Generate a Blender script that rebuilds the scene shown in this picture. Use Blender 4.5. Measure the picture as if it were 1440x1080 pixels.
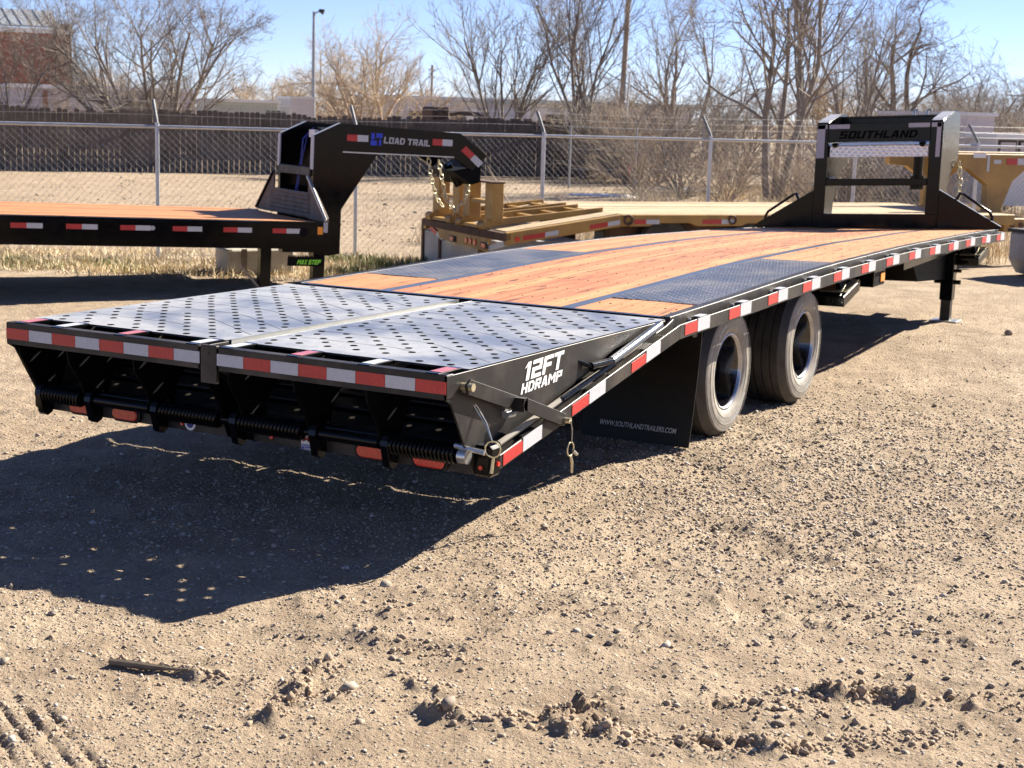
import bpy, math, random
import numpy as np
from mathutils import Matrix, Vector
R = math.radians
random.seed(7); rng = np.random.default_rng(7)
for o in list(bpy.data.objects): bpy.data.objects.remove(o)
scene = bpy.context.scene
COL = scene.collection

# ------------------------------------------------------------------ camera
cam = bpy.data.cameras.new('camera'); camo = bpy.data.objects.new('camera', cam); COL.objects.link(camo)
CF = Vector((.86532941, .47137968, -.17031209)); CR = Vector((.48250757, -.87542483, .02859757)); CU = Vector((.13561512, .10692319, .98497511))
CP = Vector((-4.9647, -2.8491, 1.7956))
m = Matrix.Identity(4)
for i in range(3):
    m[i][0] = CR[i]; m[i][1] = CU[i]; m[i][2] = -CF[i]; m[i][3] = CP[i]
camo.matrix_world = m
cam.sensor_width = 36; cam.lens = 36*2181.03/1440; cam.clip_start = .1; cam.clip_end = 3000
cam.dof.use_dof = True; cam.dof.focus_distance = 6.2; cam.dof.aperture_fstop = 8.0
scene.camera = camo

# ------------------------------------------------------------------ sky and sun
SUN = Vector((1.42, -.60, 1.0)).normalized()
w = bpy.data.worlds.new('World'); scene.world = w; w.use_nodes = True
nt = w.node_tree; nt.nodes.clear()
sky = nt.nodes.new('ShaderNodeTexSky'); sky.sky_type = 'NISHITA'; sky.sun_disc = False
sky.sun_elevation = math.asin(SUN.z); sky.sun_rotation = math.atan2(SUN.x, SUN.y)
sky.air_density = .72; sky.dust_density = .0; sky.ozone_density = 3.0; sky.altitude = 1600
bg = nt.nodes.new('ShaderNodeBackground'); bg.inputs[1].default_value = .05
wo = nt.nodes.new('ShaderNodeOutputWorld')
tint = nt.nodes.new('ShaderNodeMix'); tint.data_type = 'RGBA'; tint.blend_type = 'MULTIPLY'; tint.inputs[0].default_value = 1.
tint.inputs[7].default_value = (.98, .91, 1.06, 1); nt.links.new(sky.outputs[0], tint.inputs[6]); nt.links.new(tint.outputs[2], bg.inputs[0]); nt.links.new(bg.outputs[0], wo.inputs[0])
sl = bpy.data.lights.new('sun', 'SUN'); sl.energy = 5.0; sl.angle = R(.5); sl.color = (1, .925, .80)
so = bpy.data.objects.new('sun', sl); COL.objects.link(so)
so.rotation_euler = (-SUN).to_track_quat('-Z', 'Y').to_euler(); so.location = (20, -10, 20)
scene.view_settings.view_transform = 'Standard'; scene.view_settings.look = 'None'
scene.view_settings.exposure = 1.6; scene.view_settings.gamma = 1.0; scene.view_settings.use_curve_mapping = False
scene.render.engine = 'CYCLES'

# ------------------------------------------------------------------ materials
MATS = {}
def newmat(name):
    m = bpy.data.materials.new(name); m.use_nodes = True
    return m, m.node_tree, m.node_tree.nodes['Principled BSDF']
def nd(nt, typ, **kw):
    n = nt.nodes.new(typ)
    for k, v in kw.items():
        if k.startswith('i_'):
            key = k[2:]
            n.inputs[int(key) if key.isdigit() else key].default_value = v
        else: setattr(n, k, v)
    return n
def lk(nt, a, b): nt.links.new(a, b)
def ramp(nt, fac, stops):
    n = nt.nodes.new('ShaderNodeValToRGB'); e = n.color_ramp.elements
    while len(e) < len(stops): e.new(.5)
    for i, (p, c) in enumerate(stops):
        e[i].position = p; e[i].color = (*c, 1) if len(c) == 3 else c
    nt.links.new(fac, n.inputs[0]); return n
def coords(nt, scale=(1, 1, 1), kind='Object'):
    t = nt.nodes.new('ShaderNodeTexCoord'); mp = nt.nodes.new('ShaderNodeMapping'); mp.inputs['Scale'].default_value = scale
    nt.links.new(t.outputs[kind], mp.inputs['Vector']); return mp.outputs[0]
def noise(nt, vec, scale, detail=4, rough=.55, dist=0):
    n = nt.nodes.new('ShaderNodeTexNoise'); n.inputs['Scale'].default_value = scale; n.inputs['Detail'].default_value = detail
    n.inputs['Roughness'].default_value = rough; n.inputs['Distortion'].default_value = dist
    nt.links.new(vec, n.inputs['Vector']); return n.outputs['Fac']
def bump(nt, b, h, strength=.3, dist=.01):
    n = nt.nodes.new('ShaderNodeBump'); n.inputs['Strength'].default_value = strength; n.inputs['Distance'].default_value = dist
    nt.links.new(h, n.inputs['Height']); nt.links.new(n.outputs[0], b.inputs['Normal']); return n
def mixc(nt, fac, a, b):
    n = nt.nodes.new('ShaderNodeMix'); n.data_type = 'RGBA'
    for s, v in ((n.inputs[6], a), (n.inputs[7], b)):
        if isinstance(v, tuple): s.default_value = (*v, 1)
        else: nt.links.new(v, s)
    if isinstance(fac, float): n.inputs[0].default_value = fac
    else: nt.links.new(fac, n.inputs[0])
    return n.outputs[2]
def plain(name, col, rough=.5, metal=0., var=.15, nscale=6., dust=None, bmp=0., spec=.5, coat=0.):
    m, nt, b = newmat(name); v = coords(nt)
    n = noise(nt, v, nscale, 5)
    lo = tuple(max(0, c*(1-var)) for c in col); hi = tuple(min(1, c*(1+var)) for c in col)
    c = ramp(nt, n, [(.3, lo), (.7, hi)]).outputs[0]
    if dust:
        n2 = noise(nt, v, 2.3, 6, .65)
        f = ramp(nt, n2, [(.45, (0, 0, 0)), (.75, (dust[1],)*3)]).outputs[0]
        c = mixc(nt, f, c, dust[0])
    lk(nt, c, b.inputs['Base Color'])
    n3 = noise(nt, v, nscale*3, 3)
    rr = nd(nt, 'ShaderNodeMapRange'); rr.inputs['To Min'].default_value = max(.02, rough-.08); rr.inputs['To Max'].default_value = min(1, rough+.1)
    lk(nt, n3, rr.inputs[0]); lk(nt, rr.outputs[0], b.inputs['Roughness'])
    b.inputs['Metallic'].default_value = metal; b.inputs['Specular IOR Level'].default_value = spec; b.inputs['Coat Weight'].default_value = coat
    if bmp: bump(nt, b, noise(nt, v, nscale*8, 4), bmp, .004)
    MATS[name] = m; return m
DUST = (.34, .28, .21)
plain('black_paint', (.003, .003, .0035), .14, dust=(DUST, .010), nscale=4, spec=.2)
plain('black_dusty', (.014, .012, .011), .45, dust=(DUST, .24), nscale=5, bmp=.1, spec=.35)
plain('black_flat', (.003, .003, .0035), .6, spec=.1)
plain('dusty_bar', (.17, .15, .12), .6, var=.3)
plain('screw_dark', (.06, .035, .02), .6)
plain('letter_black', (.002, .002, .002), .9, spec=.1)
plain('rubber_flap', (.005, .005, .005), .42, dust=(DUST, .02), spec=.25)
plain('tape_red', (.48, .035, .03), .35, var=.12, nscale=60)
plain('tape_white', (.50, .51, .54), .35, var=.06, nscale=60)
plain('tape_sky_sheen', (.50, .14, .14), .25, var=.2, nscale=20)  # paler red, with the sheen of the sky put into the colour
plain('tape_grey', (.36, .36, .40), .4, var=.05, nscale=60)
plain('steel_strip', (.15, .17, .20), .3, metal=.6, dust=(DUST, .12))
plain('zinc', (.55, .55, .53), .3, metal=.8, var=.1)
plain('brass_zinc', (.62, .55, .36), .35, metal=.7, var=.1)
plain('wire_grey', (.27, .27, .27), .6)
plain('arm_grey', (.16, .165, .17), .7)
plain('galv', (.52, .53, .55), .42, metal=.6, var=.12, nscale=10)
plain('lens_red', (.62, .035, .025), .18, var=.15, nscale=40, coat=.5)
plain('lens_amber', (.85, .28, .02), .25, coat=.4)
plain('white_print', (.8, .8, .8), .45, var=.03)
plain('grey_print', (.42, .43, .45), .5, var=.05)
plain('blue_print', (.02, .05, .55), .4)
plain('green_print', (.25, .75, .05), .4)
plain('red_print', (.6, .05, .05), .4)
plain('blue_hose', (.01, .02, .25), .35)
plain('rim_black', (.006, .006, .008), .12, coat=.6)
plain('rim_lip', (.4, .4, .42), .22, metal=.8)
plain('yellow_paint', (.42, .245, .062), .5, var=.18, nscale=3, dust=((.12, .07, .04), .55), bmp=.1)
plain('yellow_rust', (.10, .055, .035), .8, var=.3, nscale=8)
plain('concrete', (.42, .38, .32), .85, var=.12, nscale=9, bmp=.3)
plain('bin_grey', (.38, .38, .38), .6, var=.12, nscale=3, dust=((.15, .09, .05), .4))
plain('pink_plastic', (.75, .13, .16), .6)
plain('pole_wood', (.36, .30, .24), .85, var=.25, nscale=3)
plain('pole_metal', (.30, .31, .33), .45, metal=.4)
plain('picket', (.115, .095, .08), .9, var=.35, nscale=2.5)
plain('brick_wall', (.27, .125, .085), .9, var=.2, nscale=1.2, bmp=.2)
plain('roof_metal', (.40, .42, .41), .35, metal=.4, var=.1, nscale=1)
plain('shed_grey', (.60, .60, .63), .8, var=.1, nscale=.6)
plain('shed_purple', (.48, .44, .47), .85, var=.12, nscale=.5)
plain('shed_white', (.74, .74, .74), .7, var=.08, nscale=.5)
plain('shed_green', (.48, .52, .48), .7, var=.1, nscale=.5)
plain('dark_trim', (.03, .03, .03), .6)
plain('glass_dark', (.03, .035, .04), .08)
plain('bark', (.225, .19, .162), .95, var=.3, nscale=3)
plain('bark_dark', (.17, .135, .11), .95, var=.3, nscale=3)
plain('bark_tan', (.42, .33, .24), .95, var=.3, nscale=3)
plain('straw', (.66, .54, .35), .9, var=.35, nscale=1.5)
plain('grass_green', (.13, .16, .05), .9, var=.3, nscale=1.5)
plain('snow', (.8, .8, .82), .7, var=.03)
plain('stick_wood', (.17, .13, .09), .9, var=.3, nscale=30, bmp=.3)
plain('brown_board', (.18, .14, .11), .8, var=.25, nscale=8)

def wood_mat(name, c1, c2, c3, dark):
    m, nt, b = newmat(name)
    t = nd(nt, 'ShaderNodeTexCoord'); oi = nd(nt, 'ShaderNodeObjectInfo')
    add = nd(nt, 'ShaderNodeVectorMath', operation='ADD'); cmb = nd(nt, 'ShaderNodeCombineXYZ')
    mul = nd(nt, 'ShaderNodeMath', operation='MULTIPLY'); mul.inputs[1].default_value = 37.
    lk(nt, oi.outputs['Random'], mul.inputs[0]); lk(nt, mul.outputs[0], cmb.inputs[0]); lk(nt, mul.outputs[0], cmb.inputs[2])
    lk(nt, t.outputs['Object'], add.inputs[0]); lk(nt, cmb.outputs[0], add.inputs[1])
    mp = nd(nt, 'ShaderNodeMapping'); mp.inputs['Scale'].default_value = (.8, 15, 15); lk(nt, add.outputs[0], mp.inputs[0])
    g = noise(nt, mp.outputs[0], 1.6, 7, .65, .6)
    mp2 = nd(nt, 'ShaderNodeMapping'); mp2.inputs['Scale'].default_value = (1, 5, 5); lk(nt, add.outputs[0], mp2.inputs[0])
    g2 = noise(nt, mp2.outputs[0], 1.3, 3)
    ca = ramp(nt, oi.outputs['Random'], [(0, c1), (.35, c2), (.62, c1), (.78, c3), (1, c2)]).outputs[0]
    cb = mixc(nt, ramp(nt, g2, [(.35, (0, 0, 0)), (.7, (.75,)*3)]).outputs[0], ca, c2)
    cc = mixc(nt, ramp(nt, g, [(.30, (.95,)*3), (.52, (0, 0, 0))]).outputs[0], cb, dark)
    # knots / saw marks
    mp3 = nd(nt, 'ShaderNodeMapping'); mp3.inputs['Scale'].default_value = (3.2, 19, 19); lk(nt, add.outputs[0], mp3.inputs[0])
    k = noise(nt, mp3.outputs[0], 1.0, 2)
    cd = mixc(nt, ramp(nt, k, [(.62, (0, 0, 0)), (.70, (.9,)*3)]).outputs[0], cc, tuple(c*.35 for c in dark))
    # pale dust
    d = noise(nt, mp2.outputs[0], 3.1, 5, .7)
    mp4 = nd(nt, 'ShaderNodeMapping'); mp4.inputs['Scale'].default_value = (.5, 9, 9); lk(nt, add.outputs[0], mp4.inputs[0])
    ys = noise(nt, mp4.outputs[0], 1.7, 4, .6)
    cd = mixc(nt, ramp(nt, ys, [(.58, (0, 0, 0)), (.72, (.5,)*3)]).outputs[0], cd, tuple(min(1, c*1.12) for c in c3))
    ce = mixc(nt, ramp(nt, d, [(.5, (0, 0, 0)), (.85, (.3,)*3)]).outputs[0], cd, (.54, .36, .22))
    lk(nt, ce, b.inputs['Base Color']); b.inputs['Roughness'].default_value = .6
    bump(nt, b, g, .25, .003)
    MATS[name] = m
wood_mat('deck_wood', (.445, .158, .066), (.49, .205, .085), (.56, .32, .13), (.23, .066, .028))
wood_mat('deck_wood_tan', (.49, .205, .075), (.52, .24, .095), (.45, .165, .06), (.30, .10, .036))
wood_mat('deck_wood_old', (.50, .38, .22), (.56, .44, .27), (.45, .33, .2), (.3, .2, .11))

def plate_mat(name, col, rough, metal, pitch, strength, dust):
    m, nt, b = newmat(name); v = coords(nt, (1/pitch, 1/pitch, 1/pitch))
    sep = nd(nt, 'ShaderNodeSeparateXYZ'); lk(nt, v, sep.inputs[0])
    def math_(op, a, bb=None):
        n = nd(nt, 'ShaderNodeMath', operation=op)
        for i, q in enumerate((a, bb)):
            if q is None: continue
            if isinstance(q, (int, float)): n.inputs[i].default_value = q
            else: lk(nt, q, n.inputs[i])
        return n.outputs[0]
    if name.endswith('_yz'): ax, ay = sep.outputs[1], sep.outputs[2]
    else: ax, ay = sep.outputs[0], sep.outputs[1]
    p_ = math_('ADD', ax, ay); q_ = math_('SUBTRACT', ax, ay)
    def bars(u, vv, off):
        fu = math_('SUBTRACT', math_('FRACT', math_('ADD', u, off)), .5); fv = math_('SUBTRACT', math_('FRACT', math_('ADD', vv, off)), .5)
        e = math_('ADD', math_('POWER', math_('MULTIPLY', fu, 2.3), 2), math_('POWER', math_('MULTIPLY', fv, 5.5), 2))
        return math_('MAXIMUM', math_('SUBTRACT', 1, e), 0)
    h1 = bars(p_, q_, 0.); h2 = bars(q_, p_, .5)
    h = math_('MAXIMUM', h1, h2)
    h = math_('POWER', h, .6)
    n = noise(nt, coords(nt), 3.2, 6, .6)
    f = ramp(nt, n, [(.42, (0, 0, 0)), (.72, (dust,)*3)]).outputs[0]
    hc = ramp(nt, h, [(.0, (0, 0, 0)), (.9, (1, 1, 1))]).outputs[0]
    c = mixc(nt, f, col, DUST)
    c = mixc(nt, hc, c, tuple(min(1, x*3.+.13) for x in col))
    lk(nt, c, b.inputs['Base Color']); b.inputs['Roughness'].default_value = rough; b.inputs['Metallic'].default_value = metal
    bump(nt, b, h, strength, .004); MATS[name] = m
plate_mat('tread_black', (.022, .026, .038), .34, .15, .066, 1., .7)
plate_mat('tread_alu_yz', (.62, .62, .60), .3, .8, .06, 1., .1)

def ramp_mat():
    m, nt, b = newmat('ramp_steel'); v = coords(nt)
    n1 = noise(nt, v, 1.5, 7, .62, .4); n2 = noise(nt, v, 30, 4, .6)
    f = ramp(nt, n1, [(.38, (.0,)*3), (.58, (.95,)*3)]).outputs[0]
    f2 = nd(nt, 'ShaderNodeMath', operation='MULTIPLY'); lk(nt, f, f2.inputs[0])
    r2 = ramp(nt, n2, [(.2, (.5,)*3), (.8, (1.,)*3)]); lk(nt, r2.outputs[0], f2.inputs[1])
    c = mixc(nt, f2.outputs[0], (.27, .28, .30), (.80, .76, .66))
    lk(nt, c, b.inputs['Base Color'])
    rr = nd(nt, 'ShaderNodeMapRange'); rr.inputs['To Min'].default_value = .22; rr.inputs['To Max'].default_value = .42; lk(nt, n1, rr.inputs[0])
    lk(nt, rr.outputs[0], b.inputs['Roughness']); b.inputs['Metallic'].default_value = .5
    bump(nt, b, noise(nt, v, 5, 5), .06, .01); MATS['ramp_steel'] = m
ramp_mat()
def tyre_mat():
    m, nt, b = newmat('tyre_rubber'); v = coords(nt)
    n = noise(nt, v, 7, 6, .65); c = ramp(nt, n, [(.3, (.014, .014, .014)), (.75, (.06, .053, .046))]).outputs[0]
    lk(nt, c, b.inputs['Base Color']); b.inputs['Roughness'].default_value = .62
    bump(nt, b, noise(nt, v, 90, 3), .25, .003); MATS['tyre_rubber'] = m
    m, nt, b = newmat('tyre_side'); v = coords(nt)
    n = noise(nt, v, 9, 6, .65); c = ramp(nt, n, [(.3, (.19, .172, .145)), (.75, (.40, .36, .30))]).outputs[0]
    lk(nt, c, b.inputs['Base Color']); b.inputs['Roughness'].default_value = .65
    bump(nt, b, noise(nt, v, 60, 3), .2, .003); MATS['tyre_side'] = m
tyre_mat()
def ground_mat():
    m, nt, b = newmat('dirt'); v = coords(nt)
    big = noise(nt, v, .45, 5, .6); mid = noise(nt, v, 3.5, 7, .65, .3); fine = noise(nt, v, 55, 6, .7)
    c = ramp(nt, big, [(.32, (.40, .305, .205)), (.5, (.455, .35, .24)), (.7, (.50, .40, .282))]).outputs[0]
    c = mixc(nt, ramp(nt, mid, [(.36, (.8,)*3), (.56, (0, 0, 0))]).outputs[0], c, (.28, .205, .137))
    pat = noise(nt, v, 1.1, 4, .6, 1.2)
    c = mixc(nt, ramp(nt, pat, [(.50, (0, 0, 0)), (.68, (.6,)*3)]).outputs[0], c, (.27, .20, .135))
    c = mixc(nt, ramp(nt, fine, [(.40, (.6,)*3), (.56, (0, 0, 0))]).outputs[0], c, (.27, .21, .155))
    # embedded pebbles
    vo = nd(nt, 'ShaderNodeTexVoronoi'); vo.inputs['Scale'].default_value = 42; lk(nt, v, vo.inputs['Vector'])
    vd = ramp(nt, vo.outputs['Distance'], [(.16, (1, 1, 1)), (.34, (0, 0, 0))]).outputs[0]
    vs = nd(nt, 'ShaderNodeSeparateColor'); lk(nt, vo.outputs['Color'], vs.inputs[0])
    gate = ramp(nt, vs.outputs[0], [(.55, (0, 0, 0)), (.6, (1, 1, 1))]).outputs[0]
    mk = nd(nt, 'ShaderNodeMath', operation='MULTIPLY'); lk(nt, vd, mk.inputs[0]); lk(nt, gate, mk.inputs[1])
    pc = ramp(nt, vs.outputs[1], [(0, (.22, .19, .165)), (.5, (.38, .33, .28)), (1, (.52, .47, .42))]).outputs[0]
    c = mixc(nt, mk.outputs[0], c, pc)
    lk(nt, c, b.inputs['Base Color']); b.inputs['Roughness'].default_value = .95; b.inputs['Specular IOR Level'].default_value = .2
    h = nd(nt, 'ShaderNodeMath', operation='MULTIPLY_ADD'); h.inputs[1].default_value = .5; lk(nt, mk.outputs[0], h.inputs[0]); lk(nt, fine, h.inputs[2])
    h2 = nd(nt, 'ShaderNodeMath', operation='ADD'); lk(nt, h.outputs[0], h2.inputs[0]); lk(nt, noise(nt, v, 14, 6, .65), h2.inputs[1])
    bump(nt, b, h2.outputs[0], .95, .022); MATS['dirt'] = m
    # stones: colour differs from stone to stone
    m, nt, b = newmat('stone'); g = nd(nt, 'ShaderNodeNewGeometry')
    c = ramp(nt, g.outputs['Random Per Island'], [(0, (.21, .17, .135)), (.35, (.33, .27, .205)), (.65, (.40, .33, .26)), (.85, (.46, .41, .35)), (1, (.56, .52, .47))]).outputs[0]
    c = mixc(nt, ramp(nt, noise(nt, coords(nt), 60, 4), [(.4, (.6,)*3), (.6, (0, 0, 0))]).outputs[0], c, (.30, .235, .17))
    lk(nt, c, b.inputs['Base Color']); b.inputs['Roughness'].default_value = .9
    bump(nt, b, noise(nt, coords(nt), 120, 3), .3, .003); MATS['stone'] = m
    m, nt, b = newmat('soil_clod')
    c = ramp(nt, noise(nt, coords(nt), 40, 5), [(.3, (.27, .2, .14)), (.7, (.43, .33, .23))]).outputs[0]
    lk(nt, c, b.inputs['Base Color']); b.inputs['Roughness'].default_value = 1.
    bump(nt, b, noise(nt, coords(nt), 90, 4), .6, .006); MATS['soil_clod'] = m
ground_mat()

# ------------------------------------------------------------------ mesh helpers
class MB:
    def __init__(s): s.v = []; s.f = []
    def add(s, vs, fs):
        b = len(s.v); s.v += [tuple(p) for p in vs]; s.f += [tuple(i+b for i in q) for q in fs]; return s
    def box(s, x0, x1, y0, y1, z0, z1, n=1):
        xs = [x0+(x1-x0)*i/n for i in range(n+1)]; vs = []; fs = []
        for x in xs: vs += [(x, y0, z0), (x, y1, z0), (x, y1, z1), (x, y0, z1)]
        for i in range(n):
            a = 4*i
            for k in range(4): fs.append((a+k, a+(k+1) % 4, a+4+(k+1) % 4, a+4+k))
        fs.append((3, 2, 1, 0)); e = 4*n; fs.append((e, e+1, e+2, e+3))
        fs = [tuple(reversed(q)) for q in fs]
        return s.add(vs, fs)
    def prism_y(s, poly, y0, y1):
        n = len(poly); vs = [(x, y0, z) for x, z in poly]+[(x, y1, z) for x, z in poly]
        return s.add(vs, [tuple(range(n)), tuple(range(2*n-1, n-1, -1))]+[(i, i+n, (i+1) % n+n, (i+1) % n) for i in range(n)])
    def prism_x(s, poly, x0, x1):
        n = len(poly); vs = [(x0, y, z) for y, z in poly]+[(x1, y, z) for y, z in poly]
        return s.add(vs, [tuple(range(n)), tuple(range(2*n-1, n-1, -1))]+[(i, i+n, (i+1) % n+n, (i+1) % n) for i in range(n)])
    def prism_z(s, poly, z0, z1):
        n = len(poly); vs = [(x, y, z0) for x, y in poly]+[(x, y, z1) for x, y in poly]
        return s.add(vs, [tuple(range(n)), tuple(range(2*n-1, n-1, -1))]+[(i, i+n, (i+1) % n+n, (i+1) % n) for i in range(n)])
    def tube(s, path, r, k=8, closed=False):
        P = [Vector(p) for p in path]; n = len(P); rr = r if isinstance(r, (list, tuple)) else [r]*n
        vs = []; prev = None
        for i in range(n):
            if closed: t = P[(i+1) % n]-P[i-1]
            else: t = P[min(i+1, n-1)]-P[max(i-1, 0)]
            t.normalize()
            a = prev if prev is not None else (Vector((0, 0, 1)) if abs(t.z) < .9 else Vector((1, 0, 0)))
            x = (a-t*a.dot(t)).normalized(); y = t.cross(x); prev = x
            for j in range(k):
                c = 2*math.pi*j/k; vs.append(P[i]+(x*math.cos(c)+y*math.sin(c))*rr[i])
        fs = []
        for i in range(n if closed else n-1):
            for j in range(k):
                a = i*k+j; b = i*k+(j+1) % k; i2 = (i+1) % n
                fs.append((a, b, i2*k+(j+1) % k, i2*k+j))
        if not closed: fs += [tuple(range(k-1, -1, -1)), tuple((n-1)*k+j for j in range(k))]
        return s.add(vs, fs)
    def lathe_y(s, prof, c, k=48, close=False):
        # prof: (y, r) pairs around the axis through c along Y
        vs = []; n = len(prof)
        for y, r in prof:
            for j in range(k):
                a = 2*math.pi*j/k; vs.append((c[0]+r*math.cos(a), c[1]+y, c[2]+r*math.sin(a)))
        fs = []
        for i in range(n if close else n-1):
            i2 = (i+1) % n
            for j in range(k): fs.append((i*k+j, i2*k+j, i2*k+(j+1) % k, i*k+(j+1) % k))
        return s.add(vs, fs)
    def bend(s, fn): s.v = [fn(p) for p in s.v]; return s
    def build(s, name, mat, parent=None, smooth=False, bevel=0., kind=None, label=None, fix=True):
        me = bpy.data.meshes.new(name); me.from_pydata(s.v, [], s.f); me.update()
        if fix:
            import bmesh
            bm = bmesh.new(); bm.from_mesh(me); bmesh.ops.recalc_face_normals(bm, faces=bm.faces); bm.to_mesh(me); bm.free()
        return link(name, me, mat, parent, smooth, bevel, kind, label)
def link(name, me, mat, parent=None, smooth=False, bevel=0., kind=None, label=None):
    o = bpy.data.objects.new(name, me); COL.objects.link(o)
    if mat is not None and not me.materials: me.materials.append(MATS[mat])
    if smooth:
        me.polygons.foreach_set('use_smooth', [True]*len(me.polygons))
        if smooth != 'all':
            me.set_sharp_from_angle(angle=R(40))
    if bevel:
        b = o.modifiers.new('bevel', 'BEVEL'); b.width = bevel; b.segments = 1; b.limit_method = 'ANGLE'; b.angle_limit = R(50)
    if parent: o.parent = parent
    if kind: o['kind'] = kind
    if label: o['label'] = label
    return o
def thing(name, label, cat, loc=(0, 0, 0), mat=None, group=None):
    o = bpy.data.objects.new(name, None); COL.objects.link(o); o.empty_display_size = .2
    if mat is not None: o.matrix_world = mat
    else: o.location = loc
    o['label'] = label; o['category'] = cat
    if group: o['group'] = group
    return o
def tag(o, label, cat, group=None):
    o['label'] = label; o['category'] = cat
    if group: o['group'] = group
    return o
def text_mesh(s, size, ex=.001, shear=0., off=0., space=1.):
    c = bpy.data.curves.new('t', 'FONT'); c.body = s; c.size = size; c.extrude = ex; c.shear = shear; c.offset = off; c.space_character = space
    c.align_x = 'LEFT'; c.resolution_u = 3
    o = bpy.data.objects.new('t', c); COL.objects.link(o)
    dg = bpy.context.evaluated_depsgraph_get(); me = bpy.data.meshes.new_from_object(o.evaluated_get(dg))
    bpy.data.objects.remove(o); bpy.data.curves.remove(c); return me
def lettering(name, s, org, ux, uz, width, height, mat, parent, shear=.2, off=.0, ex=.0015, bendf=None, label=None, space=1.):
    """text laid on the plane of unit vectors ux (reading direction) and uz (up), scaled to width x height"""
    me = text_mesh(s, 1., 0., shear, off, space)
    co = np.array([v.co[:] for v in me.vertices]); mn = co.min(0); mx = co.max(0)
    ux = Vector(ux).normalized(); uz = Vector(uz).normalized(); un = ux.cross(uz)
    vs = []
    for v in co:
        a = (v[0]-mn[0])/(mx[0]-mn[0])*width; b = (v[1]-mn[1])/(mx[1]-mn[1])*height
        q = Vector(org)+ux*a+uz*b+un*ex
        vs.append(bendf(tuple(q)) if bendf else tuple(q))
    for v, q in zip(me.vertices, vs): v.co = q
    me.materials.clear(); me.update()
    return link(name, me, mat, parent, label=label)

def _r(a, b, c, d): return [(a, c), (b, c), (b, d), (a, d)]
GLY = {
 '1': (2.7, [_r(1.2, 2.5, 0, 5), [(0.1, 3.4), (1.2, 3.8), (1.2, 5)]]), '2': (4, [_r(0, 4, 3.9, 5), _r(2.8, 4, 3.05, 3.9), _r(0, 4, 1.95, 3.05), _r(0, 1.2, 1.1, 1.95), _r(0, 4, 0, 1.1)]),
 'F': (3.8, [_r(0, 1.2, 0, 5), _r(1.2, 4, 3.9, 5), _r(1.2, 3.4, 1.9, 3.0)]), 'T': (4, [_r(0, 4, 3.9, 5), _r(1.4, 2.6, 0, 3.9)]), 'H': (4, [_r(0, 1.2, 0, 5), _r(2.8, 4, 0, 5), _r(1.2, 2.8, 1.95, 3.05)]),
 'D': (4, [_r(0, 1.2, 0, 5), _r(1.2, 2.4, 3.9, 5), _r(1.2, 2.4, 0, 1.1), [(2.4, 0), (2.9, 0), (4, 1.3), (4, 3.7), (2.9, 5), (2.4, 5), (2.4, 3.9), (2.8, 3.4), (2.8, 1.6), (2.4, 1.1)]]),
 'R': (4, [_r(0, 1.2, 0, 5), _r(1.2, 4, 3.9, 5), _r(2.8, 4, 3.0, 3.9), _r(1.2, 4, 1.95, 3.0), [(1.6, 1.95), (2.9, 1.95), (4.1, 0), (2.7, 0)]]),
 'A': (4, [[(0, 0), (1.2, 0), (2.0, 3.5), (2.0, 5), (1.1, 5)], [(4, 0), (2.9, 5), (2.0, 5), (2.0, 3.5), (2.8, 0)], [(1.42, .95), (2.58, .95), (2.36, 1.9), (1.64, 1.9)]]), 'M': (5, [_r(0, 1.2, 0, 5), _r(3.8, 5, 0, 5), [(1.2, 5), (2.5, 2.9), (3.8, 5), (3.8, 3.2), (2.5, 1.3), (1.2, 3.2)]]),
 'P': (4, [_r(0, 1.2, 0, 5), _r(1.2, 4, 3.9, 5), _r(2.8, 4, 3.0, 3.9), _r(1.2, 4, 1.95, 3.0)]), 'O': (4, [_r(0, 4, 3.9, 5), _r(0, 4, 0, 1.1), _r(0, 1.2, 1.1, 3.9), _r(2.8, 4, 1.1, 3.9)]),
 'S': (4, [_r(0, 4, 3.9, 5), _r(0, 1.2, 3.05, 3.9), _r(0, 4, 1.95, 3.05), _r(2.8, 4, 1.1, 1.95), _r(0, 4, 0, 1.1)]), 'U': (4, [_r(0, 1.2, 0, 5), _r(2.8, 4, 0, 5), _r(1.2, 2.8, 0, 1.1)]), 'L': (3.5, [_r(0, 1.2, 0, 5), _r(1.2, 3.5, 0, 1.1)]),
 'N': (4, [_r(0, 1.2, 0, 5), _r(2.8, 4, 0, 5), [(1.2, 5), (2.8, 1.9), (2.8, 0), (1.2, 3.1)]]), 'I': (1.2, [_r(0, 1.2, 0, 5)]), 'E': (3.8, [_r(0, 1.2, 0, 5), _r(1.2, 3.8, 3.9, 5), _r(1.2, 3.4, 1.95, 3.05), _r(1.2, 3.8, 0, 1.1)]),
 'X': (4, [[(0, 5), (1.3, 5), (4, 0), (2.7, 0)], [(2.7, 5), (4, 5), (2.72, 2.63), (2.07, 3.83)], [(0, 0), (1.3, 0), (1.93, 1.17), (1.28, 2.37)]]), ' ': (1.2, [])}
def block_text(name, s, org, ux, uz, width, height, mat, parent, shear=.2, ex=.0015, bendf=None, gap=.55):
    tot = sum(GLY[c][0] for c in s)+gap*(len(s)-1); ux = Vector(ux).normalized(); uz = Vector(uz).normalized(); un = ux.cross(uz); mb = MB(); x = 0.
    for c in s:
        for pl in GLY[c][1]:
            vs = []
            for (a, b) in pl:
                q = Vector(org)+ux*((x+a)/tot*width+shear*height*b/5)+uz*(b/5*height)+un*ex; vs.append(bendf(tuple(q)) if bendf else tuple(q))
            mb.add(vs, [tuple(range(len(vs)))])
        x += GLY[c][0]+gap
    return mb.build(name, mat, parent, fix=False)
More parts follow.
